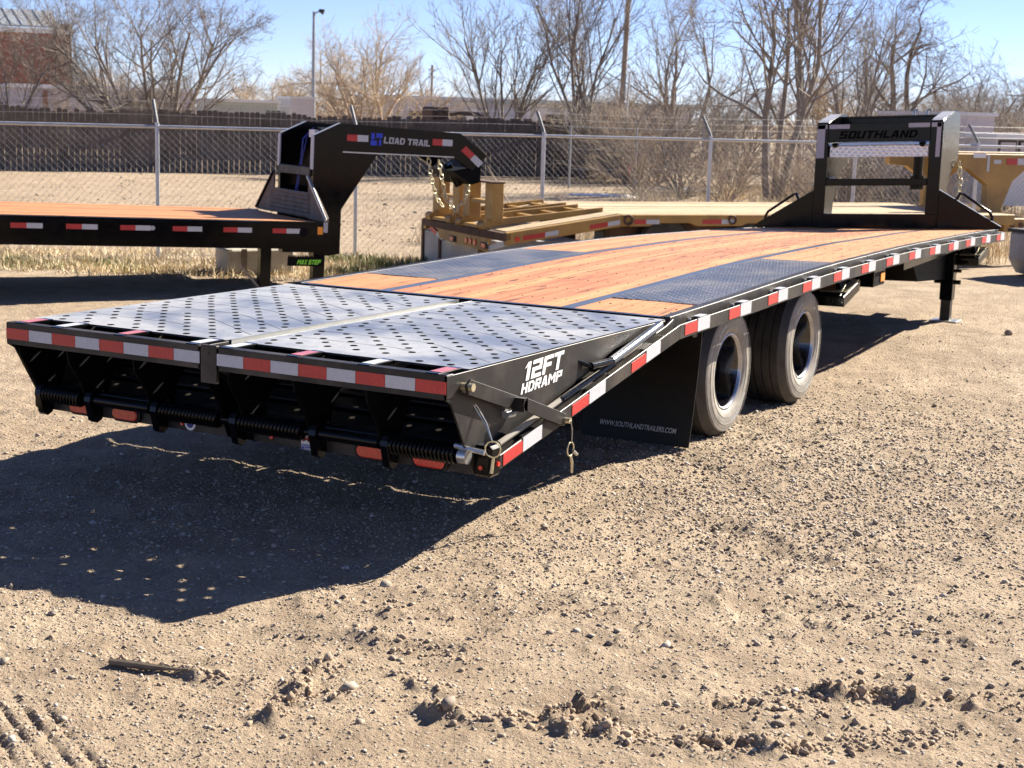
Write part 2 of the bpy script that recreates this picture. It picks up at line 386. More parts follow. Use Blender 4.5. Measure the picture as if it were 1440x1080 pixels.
# ---- numpy value noise
def _h(ix, iy, s):
    n = (ix.astype(np.int64)*374761393+iy.astype(np.int64)*668265263+s*982451653) & 0x7fffffff
    n = (n ^ (n >> 13))*1274126177 & 0x7fffffff
    return ((n ^ (n >> 16)) & 0xffff)/65535.
def vnoise(x, y, s=0):
    ix = np.floor(x); iy = np.floor(y); fx = x-ix; fy = y-iy; fx = fx*fx*(3-2*fx); fy = fy*fy*(3-2*fy)
    a = _h(ix, iy, s); b = _h(ix+1, iy, s); c = _h(ix, iy+1, s); d = _h(ix+1, iy+1, s)
    return (a+(b-a)*fx)+((c+(d-c)*fx)-(a+(b-a)*fx))*fy-.5
def fbm(x, y, o=4, s=0, g=.5):
    t = 0; a = 1.
    for i in range(o): t = t+a*vnoise(x*2**i+i*17.3, y*2**i-i*9.1, s+i); a *= g
    return t
def sst(a, b, x):
    t = np.clip((x-a)/(b-a), 0, 1); return t*t*(3-2*t)

# ------------------------------------------------------------------ ground
RUTS = {  # polylines on the ground (x, y), width, height of thrown-up soil
 'A': ([(-0.58, -1.42), (-0.46, -1.56), (-0.37, -1.63), (-0.34, -1.79)], .05, .035), 'B': ([(-1.16, -1.0), (-1.09, -1.26), (-1.04, -1.38), (-0.96, -1.55), (-0.83, -1.69), (-0.7, -1.82), (-0.56, -1.97)], .05, .04),
 'C': ([(-1.27, -0.6), (-1.22, -0.75), (-1.15, -0.9), (-0.95, -1.01)], .045, .03), 'D': ([(-1.58, -0.24), (-1.26, -0.11), (-1.08, -0.1)], .03, .022),
 'E': ([(-1.32, -0.13), (-1.3, -0.32)], .03, .02), 'F': ([(-1.09, -0.37), (-1.08, -0.52)], .04, .025), 'G': ([(-1.46, 0.49), (-1.36, -0.0)], .03, .018),
 'I': ([(-0.24, -1.94), (-0.16, -2.07)], .05, .03), 'J': ([(-0.3, -0.36), (-0.11, -0.64)], .04, .02), 'K': ([(-0.84, -0.09), (-0.84, -0.45)], .05, .016), 'M': ([(0.47, -1.29), (0.25, -1.74)], .06, .016),
 'N': ([(-0.77, -1.28), (-0.62, -1.67)], .05, .02)}
TRACKS = [[(-1.83, .62), (-2.2, -.02)], [(-1.77, .62), (-2.15, -.07)], [(-1.71, .62), (-2.1, -.1)], [(-1.89, .6), (-2.24, .04)], [(-0.27, -1.80), (-0.45, -2.25)], [(-0.22, -1.84), (-0.38, -2.25)], [(-.17, -1.86), (-.31, -2.25)]]
LANES = [[(-1.5, .1), (-1.3, -.45), (-1.1, -1.05), (-.86, -1.6), (-.45, -2.2)], [(-1.05, .25), (-.85, -.6), (-.55, -1.35), (-.2, -2.0)], [(1.3, -.4), (.75, -1.25), (.3, -2.1)], [(-.55, .2), (-.15, -.55), (.35, -1.3), (.75, -2.1)], [(-2.2, .1), (-1.2, -.2), (.2, -.35), (2.2, -.75), (5.5, -1.3), (9, -1.7)], [(-2.0, -.6), (-.4, -.95), (1.6, -1.35), (5.0, -2.0), (9, -2.6)]]
def pdist(x, y, pl):
    d = np.full(x.shape, 1e9)
    for (ax, ay), (bx, by) in zip(pl[:-1], pl[1:]):
        dx, dy = bx-ax, by-ay; t = np.clip(((x-ax)*dx+(y-ay)*dy)/(dx*dx+dy*dy), 0, 1)
        d = np.minimum(d, np.hypot(x-ax-t*dx, y-ay-t*dy))
    return d
def macro(x, y):
    z = .065*sst(2.4, .4, x)*sst(6, 2, y)+.09*sst(6.3, 8.7, x)*sst(3.5, 1.5, np.abs(y-.2))
    far = np.hypot(x+4.9, y+2.8)
    z = z+.05*fbm(x*.35, y*.35, 3, 5)*sst(4, 9, far)
    return z
def ground_z(x, y, detail=True):
    x = np.asarray(x, float); y = np.asarray(y, float)
    z = macro(x, y)
    if detail:
        d = np.hypot(x+4.96, y+2.85); k = sst(26, 8, d)
        u_ = x*.80-y*.60; w2 = x*.60+y*.80
        rid = 1-2*np.abs(fbm(u_*1.1+2, w2*4.2, 3, 61)); z = z+.016*k*(rid-.5)*sst(-.25, .3, fbm(x*.6, y*.6, 2, 91))
        z = z+k*(.014*fbm(x*1.3, y*1.3, 4, 11)+.018*fbm(x*7, y*7, 4, 3, .62)*(.5+1.2*np.clip(fbm(x*.9, y*.9, 2, 8)+.35, 0, 1)))
        n = fbm(x*11, y*11, 4, 21, .65); n2 = fbm(x*24, y*24, 3, 37, .6)
        for pl, wd, h in RUTS.values():
            dd = pdist(x+.05*vnoise(x*7, y*7, 2), y+.05*vnoise(x*7, y*7, 6), pl)
            g = np.exp(-(dd/(wd*.8))**2)*sst(-.25, .1, vnoise(x*5, y*5, 71)); z = z+.85*h*g*(.35+1.9*n+1.5*n2)-.4*h*np.exp(-((dd-2.0*wd)/wd)**2)*np.clip(.6+n, 0, 1)
        for li, pl in enumerate(LANES):
            dd = pdist(x+.06*vnoise(x*3, y*3, 12), y+.06*vnoise(x*3, y*3, 16), pl); gt = sst(-.2, .15, fbm(x*1.4+li*7, y*1.4, 2, 55))
            z = z+k*gt*(-.013*np.exp(-(dd/.10)**2)+.012*np.exp(-((dd-.15)/.035)**2)*(.5+1.3*np.clip(n+.2, 0, 1))+.004*np.sin(dd*150)*np.exp(-(dd/.09)**4))
        for pl in TRACKS:
            dd = pdist(x, y, pl); z = z-.012*np.exp(-(dd/.010)**2)*(.75+.9*n)*sst(-.45, -.1, vnoise(x*4, y*4, 83))
        z = z+.014*k*np.clip(n-.08, 0, 1)*sst(-.1, .25, fbm(x*.7+3, y*.7, 3, 77))
    return z
def build_ground():
    cx, cy = -4.9647, -2.8491; head = math.atan2(.47838, .87816)
    fine = np.linspace(-R(25), R(25), 520); rest = np.linspace(R(25), 2*math.pi-R(25), 90)[1:-1]
    ang = np.concatenate([fine, rest])+head; na = len(ang)
    r = [2.6]
    while r[-1] < 11: r.append(r[-1]*1.004)
    while r[-1] < 45: r.append(r[-1]*1.012)
    while r[-1] < 1500: r.append(r[-1]*1.09)
    r = np.array(r); nr = len(r)
    X = cx+r[:, None]*np.cos(ang)[None]; Y = cy+r[:, None]*np.sin(ang)[None]
    Z = ground_z(X, Y)
    co = np.stack([X, Y, Z], -1).reshape(-1, 3)
    i = np.arange(nr-1)[:, None]*na; j = np.arange(na)[None]; j2 = (np.arange(na)+1)[None] % na
    q = np.stack([i+j, i+na+j, i+na+j2, i+j2], -1).reshape(-1, 4)
    co = np.vstack([co, [[cx, cy, 0.05]]]); cidx = len(co)-1
    me = bpy.data.meshes.new('ground'); nq = len(q); nt_ = na
    tri = np.stack([np.full(na, cidx), np.arange(na), (np.arange(na)+1) % na], -1)
    loops = np.concatenate([q.ravel(), tri.ravel()])
    me.vertices.add(len(co)); me.vertices.foreach_set('co', co.ravel())
    me.loops.add(len(loops)); me.loops.foreach_set('vertex_index', loops.astype(np.int32))
    me.polygons.add(nq+nt_); st = np.concatenate([np.arange(nq)*4, nq*4+np.arange(nt_)*3]); me.polygons.foreach_set('loop_start', st.astype(np.int32))
    me.update(calc_edges=True); me.validate()
    o = link('ground', me, 'dirt', kind='structure')
    me.polygons.foreach_set('use_smooth', [True]*len(me.polygons))
    return o
build_ground()
def np_mesh(name, co, tris, mat, kind=None, parent=None):
    me = bpy.data.meshes.new(name); me.vertices.add(len(co)); me.vertices.foreach_set('co', np.asarray(co, np.float32).ravel())
    k = tris.shape[1]
    me.loops.add(tris.size); me.loops.foreach_set('vertex_index', tris.ravel().astype(np.int32))
    me.polygons.add(len(tris)); me.polygons.foreach_set('loop_start', (np.arange(len(tris))*k).astype(np.int32))
    me.update(calc_edges=True)
    return link(name, me, mat, parent, kind=kind)
PHI = (1+5**.5)/2
ICO = np.array([(-1, PHI, 0), (1, PHI, 0), (-1, -PHI, 0), (1, -PHI, 0), (0, -1, PHI), (0, 1, PHI), (0, -1, -PHI), (0, 1, -PHI), (PHI, 0, -1), (PHI, 0, 1), (-PHI, 0, -1), (-PHI, 0, 1)])/math.hypot(1, PHI)
ICOF = np.array([(0, 11, 5), (0, 5, 1), (0, 1, 7), (0, 7, 10), (0, 10, 11), (1, 5, 9), (5, 11, 4), (11, 10, 2), (10, 7, 6), (7, 1, 8), (3, 9, 4), (3, 4, 2), (3, 2, 6), (3, 6, 8), (3, 8, 9), (4, 9, 5), (2, 4, 11), (6, 2, 10), (8, 6, 7), (9, 8, 1)])
OCT = np.array([(1, 0, 0), (-1, 0, 0), (0, 1, 0), (0, -1, 0), (0, 0, 1), (0, 0, -1)], float)
OCTF = np.array([(0, 2, 4), (2, 1, 4), (1, 3, 4), (3, 0, 4), (2, 0, 5), (1, 2, 5), (3, 1, 5), (0, 3, 5)])
def pebbles(name, xy, size, mat, base=OCT, faces=OCTF, sink=.25, flat=.62, kind='stuff', jit=.34):
    n = len(xy); z = ground_z(xy[:, 0], xy[:, 1])
    v = base[None]*(1+rng.uniform(-jit, jit, (n, len(base), 1)))
    v = v*np.stack([rng.uniform(.75, 1.3, n), rng.uniform(.75, 1.3, n), rng.uniform(flat*.7, flat*1.3, n)], -1)[:, None]
    # tumble
    a = rng.uniform(0, 6.28, n); t = rng.normal(0, .35, n)
    x, y, zz = v[..., 0], v[..., 1], v[..., 2]
    y2 = y*np.cos(t)[:, None]-zz*np.sin(t)[:, None]; z2 = y*np.sin(t)[:, None]+zz*np.cos(t)[:, None]
    x3 = x*np.cos(a)[:, None]-y2*np.sin(a)[:, None]; y3 = x*np.sin(a)[:, None]+y2*np.cos(a)[:, None]
    v = np.stack([x3, y3, z2], -1)*size[:, None, None]
    v[..., 0] += xy[:, 0, None]; v[..., 1] += xy[:, 1, None]; v[..., 2] += (z+size*sink)[:, None]
    f = (faces[None]+np.arange(n)[:, None, None]*len(base)).reshape(-1, 3)
    return np_mesh(name, v.reshape(-1, 3), f, mat, kind)
def sector(n, r0, r1, half):
    r = np.exp(rng.uniform(math.log(r0), math.log(r1), n)); a = math.atan2(.47838, .87816)+rng.uniform(-half, half, n)
    return np.stack([-4.9647+r*np.cos(a), -2.8491+r*np.sin(a)], -1)
# gravel: denser in patches, and thick around the wheels
xy = sector(210000, 3.2, 15, R(24))
dens = (.07+.16*sst(4.6, 6.5, np.hypot(xy[:, 0]+4.96, xy[:, 1]+2.85)))+.45*sst(.0, .40, fbm(xy[:, 0]*.8, xy[:, 1]*.8, 3, 41))+1.3*np.exp(-(((xy[:, 0]-3.0)/2.6)**2+((xy[:, 1]+.6)/1.5)**2))+.75*np.exp(-(((xy[:, 0]-.2)/1.5)**2+((xy[:, 1]-1.9)/1.1)**2))
xy = xy[rng.uniform(0, 1.15, len(xy)) < dens]
sz = np.exp(rng.normal(math.log(.0030), .45, len(xy))); sz = np.clip(sz*(1+.9*np.exp(-(((xy[:, 0]-3.0)/2.6)**2+((xy[:, 1]+.6)/1.5)**2))+.5*np.exp(-(((xy[:, 0]-.2)/1.5)**2+((xy[:, 1]-1.9)/1.1)**2))), .0015, .014)
o = pebbles('gravel', xy, sz, 'stone'); tag(o, 'loose tan and grey gravel scattered over the dirt yard', 'gravel')
xy = sector(420, 3.2, 12, R(24)); sz = np.clip(np.exp(rng.normal(math.log(.0105), .33, len(xy))), .006, .024)
o = pebbles('stones', xy, sz, 'stone', ICO, ICOF, .2); tag(o, 'fist to thumb sized stones lying on the dirt', 'stones')
xy = sector(2600, 22, 44, R(24)); o = pebbles('field_rubble', xy, np.clip(np.exp(rng.normal(math.log(.013), .5, len(xy))), .006, .05), 'soil_clod', ICO, ICOF, .15, .6, jit=.45); tag(o, 'small rubble and clods on the bare lot beyond the chain link fence', 'rubble')
# clods thrown up beside the ruts
pts = []
for pl, wd, h in RUTS.values():
    for (ax, ay), (bx, by) in zip(pl[:-1], pl[1:]):
        k = int(math.hypot(bx-ax, by-ay)*380*(h/.03)); t = rng.uniform(0, 1, k)
        pts.append(np.stack([ax+(bx-ax)*t+rng.normal(0, wd*.75, k), ay+(by-ay)*t+rng.normal(0, wd*.9, k)], -1))
pts.append(sector(500, 3.2, 9, R(24)))
xy = np.vstack(pts); sz = np.clip(np.exp(rng.normal(math.log(.0050), .5, len(xy))), .002, .014)
o = pebbles('soil_clods', xy, sz, 'soil_clod', ICO, ICOF, .12, .85, jit=.5); tag(o, 'crumbled soil clods thrown up along the tyre ruts', 'clods')

# ------------------------------------------------------------------ main flatbed trailer
CXS = [2.15, 3.05, 3.68, 4.3, 4.92, 5.5, 6.1, 6.75, 7.4, 7.9, 8.6, 9.2, 9.8, 12.5]
CZS = [.828, .847, .865, .879, .888, .888, .889, .887, .876, .868, .859, .845, .828, .828]
ZD = .825
def bend(p):
    x, y, z = p
    if x <= 2.15: return (x, y, z+.003*max(0, x)/2.15)
    c = float(np.interp(x, CXS, CZS))-ZD; t = -.05*min(x-2.15, 7.65)/7.65
    return (x, y, z+c+t*(y-1.29))
def mir(y): return 2.586-y
T = thing('flatbed_trailer', 'long black gooseneck flatbed with red wooden deck and two dimpled rear ramps', 'trailer')
def P(mb, name, mat, parent=T, **kw): return mb.bend(bend).build(name, mat, parent, **kw)

# --- deck frame
mb = MB()
for ys in ((.695, .765), (1.821, 1.891)): mb.box(2.17, 9.72, ys[0], ys[1], .790, .8235, 14)
deck = P(mb, 'deck_frame', 'steel_strip')
mb = MB()
for s in (0, 1):
    a, b = (.135, .188) if not s else (mir(.188), mir(.135))
    mb.box(2.14, 9.84, a, b, .72, .829, 16)
P(mb, 'side_channel', 'black_dusty', deck, bevel=.002)
mb = MB().box(2.125, 2.165, .17, 2.416, .70, .826); P(mb, 'rear_deck_edge', 'black_paint', deck, bevel=.002)
mb = MB()
for x in np.arange(2.4, 9.6, .406): mb.box(x, x+.05, .2, 2.386, .70, .775)
P(mb, 'cross_member', 'black_flat', deck)
mb = MB()
for yc in (.73, 1.856):
    mb.box(2.2, 9.75, yc-.006, yc+.006, .47, .70, 12).box(2.2, 9.75, yc-.07, yc+.07, .455, .47, 12).box(2.2, 9.75, yc-.07, yc+.07, .70, .712, 12)
P(mb, 'main_beam', 'black_flat')
# --- boards
def boards(y0, y1, n, x0, x1, mat, seg):
    wd = (y1-y0)/n
    for i in range(n):
        dz = random.uniform(-.0015, .0015); a = y0+i*wd+.0018; b = y0+(i+1)*wd-.0018
        e0 = random.uniform(-.006, .006); e1 = random.uniform(-.006, .006)
        P(MB().box(x0+e0, x1+e1, a, b, .787, .825+dz, seg), 'board', mat, deck)
boards(.768, 1.818, 8, 2.175, 9.70, 'deck_wood', 22)
boards(.19, .692, 4, 2.175, 2.625, 'deck_wood_tan', 2)
boards(.19, .692, 4, 4.955, 9.70, 'deck_wood_tan', 14)
boards(1.894, mir(.19), 4, 2.175, 2.78, 'deck_wood_tan', 2)
boards(1.894, mir(.19), 4, 4.74, 9.70, 'deck_wood', 14)
P(MB().box(2.64, 4.94, .19, .694, .80, .828, 10), 'tread_plate', 'tread_black', deck)
P(MB().box(2.79, 4.73, 1.892, mir(.19), .80, .828, 10), 'tread_plate', 'tread_black', deck)
mb = MB()
for x in np.arange(2.3, 9.6, .305):
    for y in (.20, 2.38): mb.tube([(x, y, .822), (x, y, .8275)], .006, 6)
P(mb, 'deck_screws', 'zinc', deck, kind='stuff')
mb = MB()
for x in np.arange(2.425, 9.6, .406):
    for i in range(8):
        for t in (.25, .75):
            y = .768+(i+t)*1.05/8; xx = x+random.uniform(-.012, .012); mb.tube([(xx, y, .823), (xx, y, .8268)], .004, 6)
    if x > 5 or x < 2.6:
        for i in range(4):
            for t in (.25, .75): mb.tube([(x, .19+(i+t)*.502/4, .823), (x, .19+(i+t)*.502/4, .8272)], .0055, 6)
P(mb, 'board_screws', 'screw_dark', deck, kind='stuff')
# --- rub rails with stake pockets and reflective tape
for s in (0, 1):
    yo0, yo1 = (.075, .087) if not s else (mir(.087), mir(.075))
    rl = P(MB().box(2.13, 9.86, yo0, yo1, .722, .796, 20), 'rub_rail', 'black_dusty', bevel=.002)
    pk0, pk1 = (.088, .134) if not s else (mir(.134), mir(.088))
    for i in range(13):
        xr = 2.19+.6095*i; xw = xr+.165
        P(MB().box(xw+.02, xw+.13, pk0, pk1, .725, .800), 'stake_pocket', 'black_dusty', rl, bevel=.002)
        P(MB().tube([(xw-.20, pk0, .766), (xw-.20, pk1, .766)], .016, 8), 'rope_spool', 'black_paint', rl, smooth=True)
        P(MB().tube([(xw-.03, .110 if not s else mir(.110), .79), (xw-.03, .110 if not s else mir(.110), .804)], .011, 6), 'bolt', 'zinc', rl, smooth=True)
        ya, yb = (.0725, .0755) if not s else (mir(.0755), mir(.0725))
        P(MB().box(xr, xr+.163, ya, yb, .735, .790), 'reflector_tape', 'tape_red', rl)
        P(MB().box(xw, xw+.163, ya-.0012, yb, .732, .800), 'reflector_tape', 'tape_white', rl)
        P(MB().box(xw+.03, xw+.12, ya, pk1-.022 if not s else yb, .803, .806), 'reflector_tape', 'tape_white', rl)
    # front end cap
    P(MB().box(9.84, 9.862, yo0, pk1 if not s else yo1, .722, .80), 'rail_end', 'black_paint', rl)

# --- dovetail (sloping tail under the ramps)
def dz(x): return .398+(x-.30)*(.722-.398)/(2.13-.30)          # underside of the tail rail
for s in (0, 1):
    yo0, yo1 = (.075, .087) if not s else (mir(.087), mir(.075))
    poly = [(.29, dz(.29)), (2.13, dz(2.13)), (2.13, dz(2.13)+.074), (.29, dz(.29)+.060)]
    tr = P(MB().prism_y(poly, yo0, yo1), 'tail_rail', 'black_dusty', bevel=.002)
    in0, in1 = (.112, .126) if not s else (mir(.126), mir(.112))
    P(MB().prism_y([(.3, dz(.3)-.01), (2.13, dz(2.13)-.01), (2.13, dz(2.13)+.1), (2.05, dz(2.05)+.09), (.3, dz(.3)+.085)], in0, in1), 'tail_channel', 'black_dusty', tr, bevel=.002)
    P(MB().tube([(.36, (in0+in1)/2-.012, dz(.36)+.088), (1.72, (in0+in1)/2-.012, dz(1.72)+.097)], .013, 8), 'tail_pipe', 'dusty_bar', tr, smooth=True)
    for i in range(3):
        xr = .345+.607*i; xw = xr+.163
        q = lambda a, b, lo, hi: [(a, dz(a)+lo), (b, dz(b)+lo), (b, dz(b)+hi), (a, dz(a)+hi)]
        ya, yb = (.0725, .0755) if not s else (mir(.0755), mir(.0725))
        P(MB().prism_y(q(xr, xr+.163, .008, .056), ya, yb), 'reflector_tape', 'tape_red', tr)
        P(MB().prism_y(q(xw, xw+.163, .007, .066), ya-.0012, yb), 'reflector_tape', 'tape_white', tr)
        pk0, pk1 = (.088, .111) if not s else (mir(.111), mir(.088))
        P(MB().prism_y(q(xw+.02, xw+.12, .004, .064), pk0, pk1), 'stake_pocket', 'black_dusty', tr)
        P(MB().tube([(xw+.27, pk0, dz(xw+.27)+.045), (xw+.27, pk1, dz(xw+.27)+.05)], .011, 8), 'spacer', 'zinc', tr, smooth=True)
mb = MB()
for i in range(9):
    x = .40+i*.168; z = dz(x)+.062
    P(MB().prism_y([(x, z), (x+.1, z+.018), (x+.1, z+.028), (x, z+.010)], .135, 2.451), 'tail_slat', 'black_dusty')
P(MB().prism_y([(.3, dz(.3)-.005), (2.13, dz(2.13)-.005), (2.13, dz(2.13)+.02), (.3, dz(.3)+.02)], .70, .80).prism_y([(.3, dz(.3)-.005), (2.13, dz(2.13)-.005), (2.13, dz(2.13)+.02), (.3, dz(.3)+.02)], 1.78, 1.88), 'tail_beam', 'black_flat')

P(MB().prism_y([(.50, dz(.50)+.03), (1.84, dz(1.84)+.03), (1.84, dz(1.84)+.04), (.50, dz(.50)+.04)], .14, 2.446), 'shade_plate', 'black_flat')  # added plate: blocks light so the space under the ramps stays dark
# --- two ramps lying level with the deck
def ring_plate(y0, y1, x0, x1, z, th, seed):
    """steel plate with pressed traction holes: every hole is a real opening with a raised lip"""
    r_ = random.Random(seed); mb = MB(); mb.dark = set(); px, py = .0845, .1456; k = 12
    nrow = int((x1-x0)/px); gx = (x1-x0)/nrow
    for i in range(nrow):
        xa = x0+i*gx; xb = xa+gx; xc = (xa+xb)/2; off = (i % 2)*py/2
        edges = [y0]; y = y0+.04+off
        while y+py*.6 < y1-.03: edges.append(y); y += py
        if y1-edges[-1] > py*1.35: edges.append(edges[-1]+py)
        edges.append(y1)
        for ya, yb in zip(edges[:-1], edges[1:]):
            wd = yb-ya
            if wd < .10 or wd > py*1.35 or r_.random() < .03 or i in (0, nrow-1) and r_.random() < .25:
                mb.add([(xa, ya, z), (xb, ya, z), (xb, yb, z), (xa, yb, z)], [(0, 1, 2, 3)])
                mb.add([(xa, ya, z-th), (xb, ya, z-th), (xb, yb, z-th), (xa, yb, z-th)], [(3, 2, 1, 0)]); continue
            yc = (ya+yb)/2; outer = []; mid = []; lip = []; low = []; lowo = []
            for j in range(k):
                a = 2*math.pi*j/k; c, s_ = math.cos(a), math.sin(a)
                # point on the cell rectangle along this angle
                hx, hy = (xb-xa)/2, wd/2
                sc = min(hx/abs(c) if abs(c) > 1e-9 else 1e9, hy/abs(s_) if abs(s_) > 1e-9 else 1e9)
                outer.append((xc+c*sc, yc+s_*sc, z)); mid.append((xc+c*.0175, yc+s_*.0175, z)); lip.append((xc+c*.0155, yc+s_*.0155, z+.0014)); low.append((xc+c*.0155, yc+s_*.0155, z-.006)); lowo.append((xc+c*sc, yc+s_*sc, z-th))
            # corners of the rectangle
            vs = outer+mid+lip+low+lowo; fs = []
            cor = {}
            for j in range(k):
                j2 = (j+1) % k
                a, b = outer[j], outer[j2]
                fs.append((j, j2, k+j2, k+j)); fs.append((k+j, k+j2, 2*k+j2, 2*k+j)); fs.append((2*k+j, 2*k+j2, 3*k+j2, 3*k+j)); fs.append((3*k+j, 3*k+j2, 4*k+j2, 4*k+j))
                if abs(a[0]-b[0]) > 1e-6 and abs(a[1]-b[1]) > 1e-6:
                    cx = a[0] if abs(abs(a[0]-xc)-hx) < 1e-6 else b[0]; cy = a[1] if abs(abs(a[1]-yc)-hy) < 1e-6 else b[1]
                    n = len(vs); vs.append((cx, cy, z)); vs.append((cx, cy, z-th)); fs.append((j, n, j2)); fs.append((4*k+j, 4*k+j2, n+1))
            n0_ = len(mb.f); mb.add(vs, fs)
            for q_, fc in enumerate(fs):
                if min(fc) >= k and max(fc) < 4*k: mb.dark.add(n0_+q_)  # lip and wall blackened: the shade in each hole is painted on
    return mb
TW = [.205, .52, .865, 1.205]
def make_ramp(y0, y1, tabs, tabc, first_red, segs):
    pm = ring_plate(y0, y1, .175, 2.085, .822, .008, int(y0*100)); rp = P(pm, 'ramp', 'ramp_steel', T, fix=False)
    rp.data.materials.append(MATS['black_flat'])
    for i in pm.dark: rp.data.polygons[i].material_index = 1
    # seams between the chevron planks
    mb = MB()
    for x in np.arange(.45, 2.5, .215):
        ym = y0+.42; pts_ = [(x, y1-.02), (x, ym+.1), (x-.04, ym), (x-.30, y0+.02)]
        for a, b in zip(pts_[:-1], pts_[1:]):
            if min(a[0], b[0]) < .2 or max(a[0], b[0]) > 2.06: continue
            mb.add([(a[0], a[1], .8226), (a[0]+.0035, a[1], .8226), (b[0]+.0035, b[1], .8226), (b[0], b[1], .8226)], [(0, 1, 2, 3)])
    P(mb, 'plank_seam', 'black_flat', rp, kind='stuff')
    ch = P(MB().box(0, .006, y0, y1, .722, .820).box(.006, .05, y0, y1, .722, .728).box(.006, .05, y0, y1, .814, .820), 'rear_channel', 'black_dusty', rp, bevel=.0015)
    n = 8; wd = (y1-y0)/n
    for i in range(n):
        red = (i % 2 == 0) == first_red
        P(MB().box(-.0022, -.0004, y0+i*wd+.001, y0+(i+1)*wd-.001, .7455, .7945), 'reflector_tape', 'tape_red' if red else 'tape_white', rp)
    for y, red in zip(tabs, tabc):
        P(MB().box(.001, .185, y-.030, y+.030, .806, .8235), 'tab', 'black_paint', rp, bevel=.003)
        P(MB().box(.03, .15, y-.026, y+.026, .8237, .8250), 'reflector_tape', 'tape_sky_sheen' if red else 'tape_white', rp)
    # side plates: wedge shaped skirts
    sk = [(0, .722), (.04, .70), (.22, .40), (.30, .46), (1.145, .648), (1.5, .742), (2.085, .806), (2.085, .816), (0, .816)]
    for y in (y0, y1-.01): P(MB().prism_y(sk if y == y0 and y0 < .5 or y > 2 else [(0, .722), (.3, .60), (1.5, .75), (2.085, .806), (2.085, .816), (0, .816)], y, y+.01), 'side_plate', 'black_dusty', rp, bevel=.0015)
    # ribs below
    for x in np.arange(.45, 2.0, .32): P(MB().box(x, x+.035, y0+.012, y1-.012, .775, .813), 'rib', 'black_flat', rp)
    return rp
ramp_r = make_ramp(.138, 1.245, TW, (True, False, True, False), True, 8)
ramp_l = make_ramp(1.335, mir(.138), [mir(.205)-.01, 2.15, 1.785, 1.385], (True, False, True, False), False, 8)
# centre bracket between the ramps
P(MB().box(0.0, .02, 1.248, 1.332, .665, .825).box(.02, 2.09, 1.262, 1.318, .775, .800).tube([(-.003, 1.29, .79), (.004, 1.29, .79)], .008, 8), 'centre_bracket', 'black_dusty', bevel=.002)
P(MB().box(2.1035, 2.107, .16, 2.43, .80, .818), 'slit_bar', 'black_flat')  # added bar that splits the sunlight through the gap into two slits
P(MB().box(.2, 2.09, 1.246, 1.250, .80, .824), 'ramp_edge', 'zinc', ramp_r); P(MB().box(.2, 2.09, 1.330, 1.334, .80, .824), 'ramp_edge', 'zinc', ramp_l)
# --- hinge gear at the tail
bump_ = P(MB().box(.22, .228, .15, 2.44, .392, .468).box(.228, .30, .15, 2.44, .392, .400).box(.228, .30, .15, 2.44, .46, .468).box(.30, .36, .15, 2.44, .40, .50), 'bumper', 'black_dusty', bevel=.002)
leg_poly = [(.05, .722), (.50, .79), (.50, .775), (.34, .58), (.27, .40), (.235, .385), (.20, .40), (.13, .56), (.06, .66)]
for y in (.535, .89, 1.23, 1.345, 1.745, 2.13, 2.425):
    P(MB().prism_y(leg_poly, y, y+.011), 'hinge_leg', 'black_flat', bevel=.0015)
for y in (.49, .845, 1.262, 1.70, 2.085, 2.39):
    lobe = [(.19+.055*math.cos(a), .475+.055*math.sin(a)) for a in np.linspace(0, math.pi, 9)]+[(.16, .385), (.185, .372), (.215, .385)]
    P(MB().prism_y(lobe, y, y+.036), 'hinge_lug', 'black_paint', bevel=.002)
for (a, b) in ((.185, .49), (.93, 1.255), (1.37, 1.69), (2.16, 2.385)):
    turns = int((b-a)/.0185); path = []
    for i in range(turns*10+1):
        t = i/10*2*math.pi; path.append((.175+.036*math.cos(t), a+(b-a)*i/(turns*10), .478+.036*math.sin(t)))
    P(MB().tube(path, .0078, 6), 'torsion_spring', 'black_paint', smooth='all')
P(MB().tube([(.175, .16, .478), (.175, 2.43, .478)], .017, 10), 'hinge_shaft', 'black_paint', smooth=True)
for (a, b) in ((.55, .845), (1.76, 2.085)): P(MB().tube([(.175, a, .478), (.175, b, .478)], .027, 12).tube([(.20, a, .50), (.20, b, .50)], .02, 10), 'hinge_tube', 'black_paint', smooth=True)
def oval(yc, zc, hw, hh, n=10):
    pts_ = []
    for s_ in (1, -1):
        for a in np.linspace(-math.pi/2, math.pi/2, n): pts_.append((yc+s_*(hw-hh+hh*math.cos(a)), zc+s_*hh*math.sin(a)))
    return pts_
for yc in (.335, .61, 1.94, 2.20):
    tl = P(MB().prism_x(oval(yc, .426, .088, .037), .205, .221), 'tail_light', 'rubber_flap', bump_, bevel=.003)
    P(MB().prism_x(oval(yc, .426, .074, .026), .197, .2049), 'lens', 'lens_red', bump_, bevel=.004)
for y in (1.13, 1.62): P(MB().tube([(.2195, y, .42), (.213, y, .42)], .009, 8), 'marker_dot', 'lens_red', bump_)
st = P(MB().box(.2175, .2198, .87, .975, .389, .452), 'decal', 'white_print', bump_)
P(MB().box(.2163, .2174, .872, .973, .390, .413), 'decal_band', 'blue_hose', bump_)
lettering('decal_lettering', 'SOUTHLAND', (.2162, .970, .402), (0, -1, 0), (0, 0, 1), .092, .009, 'white_print', bump_, 0, .01, .0006)
lettering('decal_lettering', 'TRAILERS', (.2162, .960, .392), (0, -1, 0), (0, 0, 1), .07, .0065, 'white_print', bump_, 0, .01, .0006)
lettering('decal_lettering', 'M', (.2174, .968, .423), (0, -1, 0), (0, 0, 1), .04, .024, 'red_print', bump_, 0, .02, .0006)
P(MB().tube([(.2195, 1.575, .425), (.2165, 1.575, .425)], .03, 16), 'round_decal', 'white_print', bump_)
